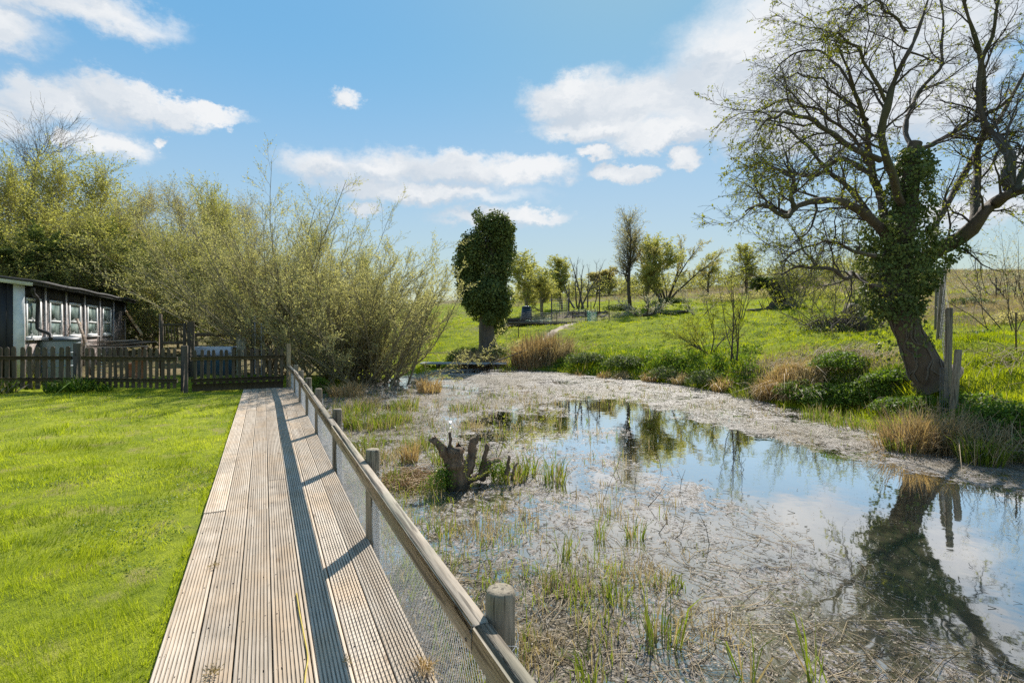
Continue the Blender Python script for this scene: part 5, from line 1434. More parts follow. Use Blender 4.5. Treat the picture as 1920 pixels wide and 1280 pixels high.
V, F = leaf_quads(c[~st], norm(d[~st] * np.array([1, 1, 1.5])), sz, sz * rng.uniform(0.3, 0.8, len(sz)), norm(np.array([0, 0, 1.0]) + rng.normal(0, 0.35, (len(sz), 3))))
mb.add(V, F)
# longer fallen reed stems
q, Z, cv = pond_points(4200, 1.5, 13, 560, 1950)
k = rng.random(len(q)) < np.clip(cv - 0.3, 0.0, 1) * 0.9
q = q[k]; n = len(q); a = rng.normal(0.6, 0.9, n)
L = rng.uniform(0.12, 0.5, n); d = np.column_stack([np.cos(a), np.sin(a), rng.normal(0, 0.07, n)])
c = np.column_stack([q, np.full(n, WATER + 0.012)])
bend = np.column_stack([-np.sin(a), np.cos(a), np.zeros(n)]) * (rng.normal(0, 0.08, n) * L)[:, None]
V, F = tubes(np.stack([c - d * L[:, None] / 2, c + bend, c + d * L[:, None] / 2], 1), np.tile([0.0026, 0.0024, 0.0015], (n, 1)), 3)
tag(MB().add(V, F).build("fallen_reeds", M_DRY), kind='stuff', label="pale fallen reed stems lying on the pond")
tag(mb.build("floating_litter", M_STRAW), kind='stuff', label="reed stems and leaf litter floating on the pond")

# flattened dead stalks on the right bank
mb = MB()
for (px, py, Z, n, s) in ((1600, 690, 11.2, 200, .7), (1520, 690, 12.2, 150, .8), (1430, 700, 12.6, 120, .5), (1830, 800, 7.2, 160, .5), (1920, 690, 9.0, 140, .8), (780, 885, 5.8, 0, 0)):
    if not n: continue
    c = on_ground(px, py, Z)
    p = c[:2] + rng.normal(0, s * 0.6, (n, 2)); zz = height(p)
    a = rng.normal(0.3, 0.9, n); L = rng.uniform(0.25, 0.7, n)
    d = np.column_stack([np.cos(a), np.sin(a), rng.uniform(0.0, 0.5, n)]); d = norm(d)
    p3 = np.column_stack([p, zz + 0.03])
    V, F = tubes(np.stack([p3, p3 + d * L[:, None] * .55 + [0, 0, .04], p3 + d * L[:, None]], 1), np.tile([0.005, 0.004, 0.002], (n, 1)), 3); mb.add(V, F)
tag(mb.build("dead_stalks", M_DRY), kind='stuff', label="flattened dead stalks on the right bank")

# heap of cut twigs between the second post and the stump
c = G(760, 905, WATER)
root = thing("brush_heap", "low brown heap of cut twigs on the marsh left of the pond stump", "brush heap", c)
n = 420
p = c + np.column_stack([rng.normal(0, 0.24, n), rng.normal(0, 0.20, n), np.abs(rng.normal(0, 0.04, n)) + 0.0])
a = rng.random(n) * 6.28; L = rng.uniform(0.1, 0.4, n)
d = norm(np.column_stack([np.cos(a), np.sin(a), rng.normal(0.05, 0.2, n)]))
V, F = tubes(np.stack([p - d * L[:, None] / 2, p + rng.normal(0, .012, (n, 3)), p + d * L[:, None] / 2], 1), np.tile([0.0042, 0.0038, 0.002], (n, 1)), 3)
tag(MB().add(V, F).build("twigs", M_RUST, root), kind='stuff')

# ---------------------------------------------------------------- pollarded stump in the pond
s0 = G(858, 915, WATER)
Zs = float(s0[0] * SN + s0[1] * CS)
sp_ = lambda px, py, dz=0: W(px, py, Zs + dz)
root = thing("pond_stump", "broken pollarded tree stump with short jagged snags standing in the pond", "stump", s0)
M_STUMP = bark_mat("stump_bark", (0.075, 0.046, 0.028), (0.25, 0.17, 0.105), 26.0, 1.0, (0.12, 0.12, 0.04))
_p = next(n_ for n_ in M_STUMP.node_tree.nodes if n_.type == 'BSDF_PRINCIPLED')
_h = NT.__new__(NT); _h.t = M_STUMP.node_tree
_z = _h.n('ShaderNodeSeparateXYZ', {0: _h.n('ShaderNodeTexCoord').outputs['Object']}).outputs[2]
_src = _p.inputs['Base Color'].links[0].from_socket
M_STUMP.node_tree.links.new(_h.mix(_h.rng(_z, 0.05, 0.10, 0.8, 0.0), _src, (0.028, 0.022, 0.016)), _p.inputs['Base Color'])
pr = Zs / FPX
def snag(name, pts, rad, k=14, sides=14, amt=0.007, jag=1.5):
    P_, R_ = resample(pts, np.array(rad) * pr, k)
    P_ = crook(P_[None], amt, random.randrange(999))[0]
    R_ = R_ * (1 + 0.12 * rng.normal(size=k))
    V, F = tubes(P_[None], R_[None], sides)
    rid = 1 + 0.13 * rng.normal(size=(1, sides, 1)) + 0.05 * rng.normal(size=(k, sides, 1))
    V = (P_[:, None] + (V.reshape(k, sides, 3) - P_[:, None]) * rid).reshape(-1, 3)
    if jag:
        V[-sides:] += norm(P_[-1] - P_[-2]) * (rng.random((sides, 1)) * R_[-1] * jag)
    return MB().add(V, F, (np.arange(sides) + (k - 1) * sides)[None]).build(name, M_STUMP, root, smooth=True)
snag("trunk", [sp_(859, 930), sp_(858, 910), sp_(856, 880), sp_(854, 848)], [25, 19.5, 16.5, 15.5], 20, 28, 0.003, 0.9)
snag("snag", [sp_(848, 880), sp_(838, 855), sp_(828, 838), sp_(816, 826)], [11, 9.5, 8, 7])
snag("snag", [sp_(838, 850), sp_(845, 830), sp_(843, 812)], [3, 2.5, 2])
snag("snag", [sp_(870, 890, .1), sp_(880, 868, .15), sp_(884, 848, .2), sp_(887, 828, .2)], [10, 9, 8, 7])
snag("snag", [sp_(885, 840, .2), sp_(892, 828, .2), sp_(896, 816, .2)], [3, 3, 2])
snag("snag", [sp_(900, 900, .15), sp_(908, 880, .2), sp_(918, 868, .2), sp_(934, 862, .3)], [8, 8, 7, 5])
snag("snag", [sp_(902, 885, .2), sp_(908, 862, .2), sp_(914, 836, .2)], [6, 5, 4])
snag("snag", [sp_(862, 905, 0), sp_(885, 898, .1), sp_(912, 888, .2)], [8, 7, 6])
snag("snag", [sp_(960, 900, .1), sp_(963, 880, .1), sp_(970, 868, .1)], [2.5, 2.2, 1.5])
snag("snag", [sp_(950, 890, .1), sp_(953, 870, .1), sp_(955, 856, .1)], [4, 3.5, 2])
cs = [(sp_(838, 888, -.05), (.10, .10, .09)), (sp_(826, 900, -.1), (.13, .12, .09)), (sp_(935, 880, .2), (.12, .1, .09)), (sp_(824, 836), (.05, .05, .05)), (sp_(905, 875, .2), (.08, .06, .08))]
mb = MB()
for V, F in blob_leaves(cs, 2600, (0.012, 0.03), 0.6, 0.6, 0.3): mb.add(V, F)
mb.build("moss", M_BRAMBLE, root)
cur = [sp_(876, 850, -.12), sp_(873, 875, -.14), sp_(874, 892, -.14), sp_(884, 898, -.13), sp_(900, 892, -.1), sp_(918, 880, -.05), sp_(940, 846, 0), sp_(950, 800, .05)]
P_, R_ = resample(cur, [2, 1.6, 1.2, .8], 30); R_ = R_ * pr * .5
MB().tube(P_, R_, 5).build("shoot", M_TWIG_OLIVE, root, True)
V, F = leaves_on(P_[None], R_[None], 260, 0.02, (0.012, 0.026), 0.5, 0.3, 0.004)
MB().add(V, F).build("shoot_leaves", M_LEAF_BUD, root)

# thin willow wands standing out of the water beyond the stump
for (pts, lab) in (([(965, 830), (990, 810), (1014, 788), (1026, 768), (1028, 745)], "long leafy willow wand leaning over open water beyond the stump"),
                   ([(930, 850), (940, 820), (945, 795), (948, 775)], "short leafy willow wand upright behind the stump"),
                   ([(912, 805), (908, 780), (905, 755)], "thin leafy willow wand far behind the stump")):
    base = G(pts[0][0], pts[0][1], WATER); Zw = float(base[0] * SN + base[1] * CS)
    rt = thing("willow_wand", lab, "willow shoot", base, "willow shoots growing out of the pond")
    P_, R_ = resample([W(x, y, Zw) for x, y in pts], [0.005, 0.002], 14)
    MB().tube(P_, R_, 4).build("stem", M_TWIG_OLIVE, rt)
    V, F = leaves_on(P_[None], R_[None], 46, 0.45, (0.02, 0.042), 0.45, 0.5, 0.006); MB().add(V, F).build("leaves", M_LEAF_BUD, rt)
# dead twigs standing in the water
mb = MB()
for (x0, y0, x1, y1) in ((835, 905, 812, 868), (842, 918, 815, 905), (900, 905, 930, 872), (925, 905, 955, 880), (872, 905, 905, 858), (940, 900, 985, 872), (1165, 905, 1150, 850), (1190, 915, 1195, 880), (1240, 880, 1230, 850), (1235, 1000, 1245, 955), (1275, 920, 1285, 880), (1215, 950, 1250, 905), (1130, 945, 1150, 890), (1265, 1010, 1285, 970), (1330, 1020, 1310, 960), (1150, 890, 1165, 845), (1395, 880, 1398, 860)):
    b = G(x0, y0, WATER); Zw = float(b[0] * SN + b[1] * CS)
    e = W(x1, y1, Zw); m_ = (b + e) / 2 + rng.normal(0, .02, 3)
    mb.tube([b, m_, e], [0.004, 0.003, 0.0015], 4, False)
    mb.tube([m_, m_ + rng.normal(0, .05, 3) + [0, 0, .05]], [0.0025, 0.001], 3, False)
tag(mb.build("dead_twigs", M_TWIG), kind='stuff', label="dead twigs sticking up out of the pond")

# ================================================================== picket fence and gate
M_PICKET = wood_mat("picket_timber", (0.075, 0.056, 0.038), (0.135, 0.108, 0.078), (0.085, 0.085, 0.05), axis=2, scale=16.0, stain=0.5)
M_NEWPOST = wood_mat("new_post_timber", (0.30, 0.21, 0.11), (0.40, 0.30, 0.17), axis=2, scale=14.0)
def picket_mesh(w, h, th=0.02):
    a = np.linspace(0, np.pi, 7)
    out_ = [(-w / 2, 0)] + [(w / 2, 0)] + [(math.cos(x) * w / 2, h - w / 2 + math.sin(x) * w / 2) for x in a]
    k = len(out_)
    V = [(x, -th / 2, z) for x, z in out_] + [(x, th / 2, z) for x, z in out_]
    me = bpy.data.meshes.new("picket")
    me.from_pydata(V, [], [tuple(range(k)), tuple(range(2 * k - 1, k - 1, -1))] + [(j, j + k, (j + 1) % k + k, (j + 1) % k) for j in range(k)])
    me.materials.append(M_PICKET)
    return me
def picket_run(name, label, a, b, w, gap, h, zb, kick=False, posts=(), inset=(0.06, 0.06)):
    a, b = np.array([*a, 0.0]), np.array([*b, 0.0])
    d = b - a; L = np.linalg.norm(d); d /= L; ang = math.atan2(d[1], d[0])
    root = thing(name, label, "gate" if "gate" in name else "fence", tuple((a + b) / 2))
    me = picket_mesh(w, h)
    n = int((L - inset[0] - inset[1]) / (w + gap))
    for i_ in range(n):
        s = inset[0] + (i_ + 0.5) * (L - inset[0] - inset[1]) / n
        o = link("picket", me, root)
        o.location = (a + d * s - (a + b) / 2) + np.array([0, 0, zb + random.uniform(-0.012, 0.012)])
        o.rotation_euler = (random.uniform(-0.015, 0.015), random.uniform(-0.02, 0.02), ang)
    nrm_ = np.array([-d[1], d[0], 0])
    for zr in (0.22, 0.72):
        MB().beam(a + d * 0.03 + nrm_ * 0.034 + [0, 0, zr], b - d * 0.03 + nrm_ * 0.034 + [0, 0, zr], 0.042, 0.085, 0.004).build("rail", M_PICKET, root)
    if kick:
        MB().beam(a + d * 0.05 + nrm_ * 0.03 + [0, 0, 0.06], b - d * 0.05 + nrm_ * 0.03 + [0, 0, 0.06], 0.03, 0.17, 0.004).build("gravel_board", M_PICKET, root)
    for (pt, hh, wd, mt_) in posts:
        MB().box((pt[0], pt[1], hh / 2 - 0.15), (wd, wd, hh + 0.3), None, 0.008).build("post", mt_, root)
    return root
picket_run("picket_fence", "picket fence panel closing the far end of the boardwalk, with a pale new end post", (0.47, 13.52), (-1.52, 13.68), 0.066, 0.057, 0.87, 0.05, True, [((0.535, 13.5), 1.03, 0.10, M_NEWPOST), ((-1.62, 13.66), 1.02, 0.13, M_PICKET)], (0.02, 0.04))
picket_run("picket_gate", "dark picket gate standing between two square posts behind the lawn", (-1.72, 13.76), (-3.82, 15.12), 0.075, 0.07, 0.91, 0.04, False)
picket_run("picket_fence", "picket fence run with wide pickets in front of the shed and water butt", (-3.98, 15.22), (-11.0, 18.6), 0.10, 0.078, 0.98, 0.0, False, [((-3.92, 15.2), 1.06, 0.14, M_PICKET), ((-6.2, 16.36), 0.95, 0.1, M_PICKET), ((-8.6, 17.5), 0.95, 0.1, M_PICKET)])

# ================================================================== shed
XS = -5.5
def sw(px, z, off=0.0):
    "point of the shed's long wall at a pixel column and height"
    a = (px - 960) / FPX
    Z = (XS + off) / (SN + a * CS)
    return np.array([XS + off, Z * CS - a * Z * SN, z])
Y0, Y1 = sw(46, 0)[1], sw(238, 0)[1]
M_BLACK, t = material("black_tarred_board")
tc = t.n('ShaderNodeTexCoord').outputs['Object']
geo = t.n('ShaderNodeSeparateXYZ', {0: tc})
nn_ = t.noise(t.vmath('MULTIPLY', tc, (1, 3.0, 0.7)).outputs[0], 5.0, 6.0, 0.7)
peel = t.rng(t.math('SUBTRACT', nn_, t.math('MULTIPLY', t.math('SUBTRACT', geo.outputs[2], 1.75), 0.45)), 0.50, 0.60, 0, 0.85, True)
c = t.mix(peel, (0.018, 0.017, 0.018), t.mix(t.rng(t.noise(tc, 22.0, 3.0), 0.4, 0.6), (0.16, 0.115, 0.10), (0.40, 0.34, 0.32)))
p = t.n('ShaderNodeBsdfPrincipled', {'Base Color': c, 'Roughness': 0.75})
t.n('ShaderNodeOutputMaterial', {'Surface': p.outputs[0]})
M_TAR = plain_mat("black_paint", (0.014, 0.014, 0.017), 0.6, (0.022, 0.021, 0.024), 9.0)
M_WHITE = plain_mat("white_paint", (0.74, 0.75, 0.76), 0.5, (0.60, 0.60, 0.58), 5.0)
M_OLDWHITE = plain_mat("weathered_white_paint", (0.55, 0.54, 0.55), 0.6, (0.30, 0.27, 0.26), 14.0)
M_FELT = plain_mat("roofing_felt", (0.045, 0.043, 0.045), 0.85, (0.10, 0.095, 0.09), 5.0, 0.3, 0, 0.3)
M_GLASS, t = material("window_glass")
tc = t.n('ShaderNodeTexCoord').outputs['Object']
gn = t.noise(tc, 2.6, 4.0)
p = t.n('ShaderNodeBsdfPrincipled', {'Base Color': t.ramp(gn, [(0.3, (0.05, 0.08, 0.07)), (0.5, (0.18, 0.24, 0.22)), (0.7, (0.38, 0.44, 0.41))]), 'Roughness': 0.08, 'Specular IOR Level': 0.8})
t.n('ShaderNodeOutputMaterial', {'Surface': p.outputs[0]})
shed = thing("shed", "long low black shed with five white-framed windows and a felt roof at the left edge", "shed", (XS - 2, Y0, 0))
WT = 2.52
# long wall of upright boards with a recess for every window
wins = [(49, 77), (93, 116.5), (130, 151.5), (164, 182.5), (193, 208.5)]
wy = [(sw(a, 0)[1], sw(b, 0)[1]) for a, b in wins]
WB, WTOP = 1.12, 2.20
edges = [Y0] + [v for ab in wy for v in ab] + [Y1]
mb = MB()
for i_ in range(len(edges) - 1):
    a, b = edges[i_], edges[i_ + 1]
    if i_ % 2 == 0:
        nb_ = max(1, int((b - a) / 0.16))
        for j in range(nb_):
            mb.box((XS - 0.02 + random.uniform(-0.002, 0.002), a + (j + 0.5) * (b - a) / nb_, (WT - 0.1) / 2), (0.03, (b - a) / nb_ - 0.006, WT + 0.1))
    else:
        mb.box((XS - 0.02, (a + b) / 2, WB / 2 - 0.05), (0.03, b - a, WB + 0.1)); mb.box((XS - 0.02, (a + b) / 2, (WTOP + WT) / 2), (0.03, b - a, WT - WTOP))
mb.build("side_wall", M_BLACK, shed)
MB().box((XS - 0.10, (Y0 + Y1) / 2, WT / 2), (0.06, Y1 - Y0 - 0.1, WT - 0.1)).build("inner_lining", M_TAR, shed)
for (a, b) in wy:
    fr = MB(); f_ = 0.075
    for z in (WB + f_ / 2, WTOP - f_ / 2): fr.box((XS - 0.012, (a + b) / 2, z), (0.05, b - a, f_))
    for y in (a + f_ / 2, b - f_ / 2): fr.box((XS - 0.0125, y, (WB + WTOP) / 2), (0.05, f_, WTOP - WB - 2 * f_))
    fr.box((XS - 0.018, (a + b) / 2, 1.60), (0.035, b - a - 2 * f_, 0.04))
    w_ = fr.build("window", M_WHITE, shed)
    for z0, z1 in ((WB + f_, 1.58), (1.62, WTOP - f_)):
        MB().box((XS - 0.032, (a + b) / 2, (z0 + z1) / 2), (0.006, b - a - 2 * f_, z1 - z0)).build("pane", M_GLASS, w_)
    MB().box((XS + 0.025, (a + b) / 2, WB - 0.02), (0.07, b - a + 0.06, 0.03)).build("sill", M_OLDWHITE, w_)
for px in (83.5, 122.5, 157.5, 186.5, 212, 234):
    c_ = sw(px, WT / 2)
    MB().box((XS + 0.016, c_[1], WT / 2), (0.04, 0.085, WT)).build("batten", M_OLDWHITE, shed)
# gable end facing the garden
mb = MB()
for j in range(26):
    x = XS - 0.09 - 0.16 * j
    h_ = WT + 0.10 + 0.13 * (0.16 * j)
    mb.box((x, Y0 - 0.02, h_ / 2 - 0.05), (0.155, 0.03, h_ + 0.1))
mb.build("front_wall", M_TAR, shed)
MB().box((XS - 0.09, Y0 - 0.045, WT / 2), (0.22, 0.028, WT)).build("corner_board", M_WHITE, shed)
MB().beam((XS + 0.24, Y0 - 0.24, WT + 0.03), (XS - 4.2, Y0 - 0.24, WT + 0.59), 0.03, 0.16).build("bargeboard", M_WHITE, shed)
mb = MB()
V = np.array([(XS + 0.30, Y0 - 0.27, WT + 0.12), (XS - 4.3, Y0 - 0.27, WT + 0.70), (XS - 4.3, Y1 + 0.5, WT + 0.70), (XS + 0.30, Y1 + 0.5, WT + 0.12)])
n_ = 14; T_ = np.linspace(0, 1, n_)
top = np.concatenate([V[0] * (1 - T_[:, None]) + V[3] * T_[:, None], V[1] * (1 - T_[:, None]) + V[2] * T_[:, None]])
top[:n_, 2] += rng.normal(0, 0.012, n_); bot = top - np.array([0, 0, 0.07])
A_ = np.concatenate([top, bot]); i_ = np.arange(n_ - 1)
mb.add(A_, np.stack([i_ + 1, i_, i_ + n_, i_ + n_ + 1], 1), np.stack([i_ + 2 * n_, i_ + 1 + 2 * n_, i_ + 1 + 3 * n_, i_ + 3 * n_], 1), np.stack([i_, i_ + 1, i_ + 1 + 2 * n_, i_ + 2 * n_], 1),
       np.stack([i_ + n_ + 1, i_ + n_, i_ + 3 * n_, i_ + 3 * n_ + 1], 1), np.array([[0, n_, 3 * n_, 2 * n_]][0])[None][:, ::-1], np.array([[n_ - 1, 2 * n_ - 1, 4 * n_ - 1, 3 * n_ - 1]]))
roof = mb.build("roof", M_FELT, shed)
MB().box((XS + 0.255, (Y0 + Y1) / 2, WT + 0.03), (0.03, Y1 - Y0 + 0.5, 0.10)).build("fascia", M_FELT, shed)
pipe = [sw(62, 2.46, .17), sw(62, 2.30, .15), sw(71, 2.14, .07), sw(70, 1.50, .07), sw(74, 1.36, .12), sw(93, 1.25, .35), sw(95, 1.12, .42)]
MB().tube(resample(pipe, [0.045], 26)[0], 0.045, 10).build("downpipe", M_TAR, shed, True)

# ================================================================== odds and ends behind the picket fence
M_BUTT = plain_mat("blue_grey_plastic", (0.30, 0.36, 0.40), 0.45, (0.24, 0.29, 0.33), 3.0)
M_BUTTLID = plain_mat("dark_grey_plastic", (0.09, 0.11, 0.13), 0.5)
c = W(110, 632, 14.4); c[2] = 0
butt = thing("water_butt", "large round blue-grey water butt with a dark lid under the shed downpipe", "water butt", c)
MB().lathe([(.40, -.05), (.42, .0), (.45, .5), (.475, 1.02), (.475, 1.06), (.45, 1.06)], 28, c).build("barrel", M_BUTT, butt, True)
MB().lathe([(.495, 1.05), (.50, 1.08), (.49, 1.12), (.40, 1.155), (.1, 1.175)], 28, c).build("lid", M_BUTTLID, butt, True)
for z in (0.35, 0.72):
    MB().lathe([(.44 + z * .035, z - .02), (.452 + z * .035, z), (.44 + z * .035, z + .02)], 28, c).build("hoop", M_BUTT, butt, True)
M_SCRAP = wood_mat("scrap_timber", (0.22, 0.15, 0.10), (0.36, 0.28, 0.21), (0.44, 0.40, 0.36), axis=1, scale=12.0, stain=0.8)
M_PINE = wood_mat("sawn_pine", (0.40, 0.25, 0.12), (0.55, 0.38, 0.22), axis=1, scale=12.0)
def lean_plank(name, label, a, b, w, h, mt, group=None, cat="plank"):
    o = thing(name, label, cat, a, group)
    MB().beam(a, b, w, h, 0.003).build("board", mt, o)
gp = "loose timber leaning by the shed"
lean_plank("leaning_plank", "longest weathered plank propped steeply in front of the third window", W(164, 648, 15.4), W(144, 597, 16.4), 0.07, 0.025, M_SCRAP, gp)
lean_plank("leaning_plank", "thin plank propped beside the longest leaning plank", W(158, 648, 15.4), W(150, 604, 16.4), 0.04, 0.025, M_PINE, gp)
lean_plank("leaning_plank", "orange sawn plank standing left of the water butt", W(72, 668, 14.2), W(67, 622, 14.6), 0.14, 0.03, M_PINE, gp)
lean_plank("leaning_plank", "short tilted plank left of the orange sawn plank", W(60, 668, 14.2), W(57, 630, 14.5), 0.12, 0.03, M_SCRAP, gp)
lean_plank("leaning_pole", "long slanting pole braced against the far corner of the shed", W(265, 628, 21.5), W(233, 582, 22.6), 0.12, 0.12, M_PINE, gp, "pole")
# bench with the scrap boards lying on it
ba, bb = W(164, 650, 15.6), W(276, 650, 16.6)
ba[2] = bb[2] = 0.82
bench = thing("timber_bench", "rough low table carrying the pile of scrap boards behind the gate", "bench", ((ba + bb) / 2) * np.array([1, 1, 0]))
dv = (bb - ba) / np.linalg.norm(bb - ba); nv = np.array([-dv[1], dv[0], 0])
for s in (-0.22, 0.0, 0.22):
    MB().beam(ba + nv * s, bb + nv * s, 0.20, 0.035, 0.003).build("slat", M_SCRAP, bench)
for s in (-0.28, 0.28):
    for tt in (0.05, 0.95):
        q_ = ba + (bb - ba) * tt + nv * s
        MB().box((q_[0], q_[1], 0.39), (0.07, 0.07, 0.82)).build("leg", M_SCRAP, bench)
for j in range(15):
    lay = j // 5
    a_ = ba + dv * rng.uniform(0.0, 0.5) + nv * (-0.26 + 0.13 * (j % 5)) + [0, 0, 0.045 + 0.06 * lay]
    L_ = rng.uniform(0.8, 1.35); dd_ = dv + nv * rng.normal(0, 0.10) + np.array([0, 0, rng.normal(0.02, 0.05)])
    lean_plank("scrap_board", ["bleached", "brown"][j % 2] + " scrap board on the rough low table, %s layer, %s" % (["bottom", "middle", "top"][lay], ["nearest the gate", "second from gate", "in its middle", "fourth from gate", "nearest the shed"][j % 5]), a_, a_ + dd_ * L_, rng.uniform(0.09, 0.15), 0.03, M_SCRAP if j % 2 == 0 else M_PICKET, "bleached scrap boards" if j % 2 == 0 else "brown scrap boards", "board")
M_TERRA = plain_mat("terracotta", (0.36, 0.15, 0.075), 0.7, (0.27, 0.11, 0.06), 8.0)
for px, Z, s, lab in ((263, 14.6, 1.0, "tall terracotta chimney pot seen through the gate pickets"), (246, 14.9, 0.7, "shorter terracotta pot behind the gate, left of the tall one")):
    c = W(px, 700, Z); c[2] = -0.02
    o = thing("terracotta_pot", lab, "pot", c)
    MB().lathe([(.12 * s, 0), (.13 * s, .05), (.11 * s, .1), (.125 * s, .5 * s), (.15 * s, .52 * s), (.15 * s, .58 * s), (.12 * s, .58 * s), (.10 * s, .3 * s)], 18, c).build("body", M_TERRA, o, True)
# wooden trellis
c = W(325, 700, 15.2); c[2] = 0
o = thing("trellis", "weathered wooden trellis frame with upright slats behind the gate", "trellis", c)
fl = lambda px, z, Z=15.2: np.array([*W(px, 600, Z)[:2], z])
for px in (303, 346): MB().beam(fl(px, -0.1), fl(px, 1.62 if px == 303 else 1.55), 0.08, 0.08, 0, (1, 0, 0)).build("upright", M_PICKET, o)
for z in (1.50, 0.96): MB().beam(fl(304, z), fl(345, z), 0.05, 0.07).build("rail", M_PICKET, o)
for px in (309, 315, 321, 327, 333, 339): MB().beam(fl(px, 0.95) + [0, .04, 0], fl(px, 1.47) + [0, .04, 0], 0.035, 0.02, 0, (1, 0, 0)).build("slat", M_PICKET, o)
def lone_post(px, ytop, Z, w, label, mt=None, round_=False, group=None):
    g = np.array([*W(px, 600, Z)[:2], 0.0]); g[2] = height(g[None, :2])[0]
    top_ = W(px, ytop, Z)[2]
    o = thing("timber_post", label, "post", g, group)
    if round_: MB().lathe([(w / 2, -.2), (w / 2, top_ - g[2] - .01), (w * .42, top_ - g[2])], 12, g).build("shaft", mt or M_PICKET, o, True)
    else: MB().box((g[0], g[1], (top_ + g[2]) / 2 - .1), (w, w, top_ - g[2] + .2), None, .006).build("shaft", mt or M_PICKET, o)
lone_post(358, 603, 14.9, 0.17, "thick square post at the right side of the trellis")
lone_post(301, 589, 17, 0.08, "slim pale post poking up left of the trellis", M_SCRAP)
lone_post(475, 597, 15.0, 0.12, "grey post standing among the willow stems behind the pickets")
lone_post(478, 592, 14.8, 0.03, "thin white pole in front of the grey post among the willows", M_OLDWHITE)
lone_post(490, 606, 14.8, 0.03, "thin white pole right of the grey post among the willows", M_OLDWHITE)
ra, rb = fl(366, 1.19, 16.4), fl(446, 1.19, 16.4)
o = thing("rail_barrier", "dark horizontal rail on two posts beyond the pickets", "rail", (ra + rb) / 2 * [1, 1, 0])
MB().beam(ra, rb, 0.06, 0.11).build("rail", M_PICKET, o)
for e in (ra, rb): MB().box((e[0], e[1] + .09, 0.6), (0.09, 0.09, 1.3)).build("post", M_PICKET, o)
M_PANEL = plain_mat("pale_blue_panel", (0.52, 0.58, 0.68), 0.4, (0.44, 0.5, 0.6), 4.0)
M_TEAL = plain_mat("teal_plastic", (0.02, 0.07, 0.085), 0.5)
ra, rb = fl(368, 0.74, 15.4), fl(443, 0.74, 15.4)
o = thing("storage_chest", "pale blue-white lidded chest behind the picket panel", "chest", (ra + rb) / 2 * [1, 1, 0])
MB().beam(ra - [0, 0, .02], rb - [0, 0, .02], 0.5, 0.26, 0.02).build("lid", M_PANEL, o)
MB().beam(ra - [0, 0, .45], rb - [0, 0, .45], 0.46, 0.58, 0.01).build("body", M_TEAL, o)
M_CANE = wood_mat("pale_cane", (0.42, 0.40, 0.28), (0.62, 0.60, 0.48), axis=2, scale=12.0)
c = fl(452, 0, 14.7)
o = thing("lath_bundle", "bundle of pale upright laths leaning on the dark rail's right end", "bundle", c)
for j in range(9):
    b_ = fl(443 + 2.4 * j + rng.normal(0, .5), 0.0, 14.6); t_ = fl(444.5 + 1.8 * j, 1.20 + rng.normal(0, .03) - 0.012 * j, 15.0)
    MB().beam(b_, t_, 0.03, 0.012, 0, (1, 0, 0)).build("lath", M_CANE, o)
c = fl(193, 0, 13.6)
o = thing("white_ladder", "short white plastic rungs on a dark stake left of the gate", "rack", c)
MB().box((c[0], c[1] + .03, .45), (0.05, 0.03, .9)).build("stake", M_TAR, o)
for j in range(9): MB().box((c[0], c[1], .12 + .075 * j), (0.085, 0.02, .022)).build("rung", M_WHITE, o)
# ferns and leafy plants at the foot of the pickets
GF_ = "garden plants at the foot of the picket fence"
reed_clump("fern", "biggest arching fern at the foot of the picket fence by the thick post", "fern", 150, 733, 11.8, 150, 0.42, 0.22, M_BRAMBLE, GF_, 0.9, 0.035, z=-0.02, flop=0.7)
reed_clump("fern", "fern left of the biggest fern under the water butt", "fern", 108, 733, 11.9, 120, 0.34, 0.22, M_BRAMBLE, GF_, 0.9, 0.035, z=-0.02, flop=0.7)
reed_clump("fern", "small leafy plant in front of the gate's hinge post", "plant", 195, 732, 11.9, 90, 0.26, 0.16, M_BRAMBLE, GF_, 0.8, 0.03, z=-0.02, flop=0.6)
reed_clump("fern", "yellow-green leafy plant at the left edge in front of the pickets", "plant", 8, 735, 11.7, 120, 0.34, 0.20, M_SEDGE, GF_, 0.8, 0.04, z=-0.02, flop=0.6)
reed_clump("fern", "yellowish upright plant between the wide pickets", "plant", 62, 728, 12.1, 60, 0.4, 0.14, M_SEDGE, GF_, 0.4, 0.03, z=-0.02, flop=0.4)

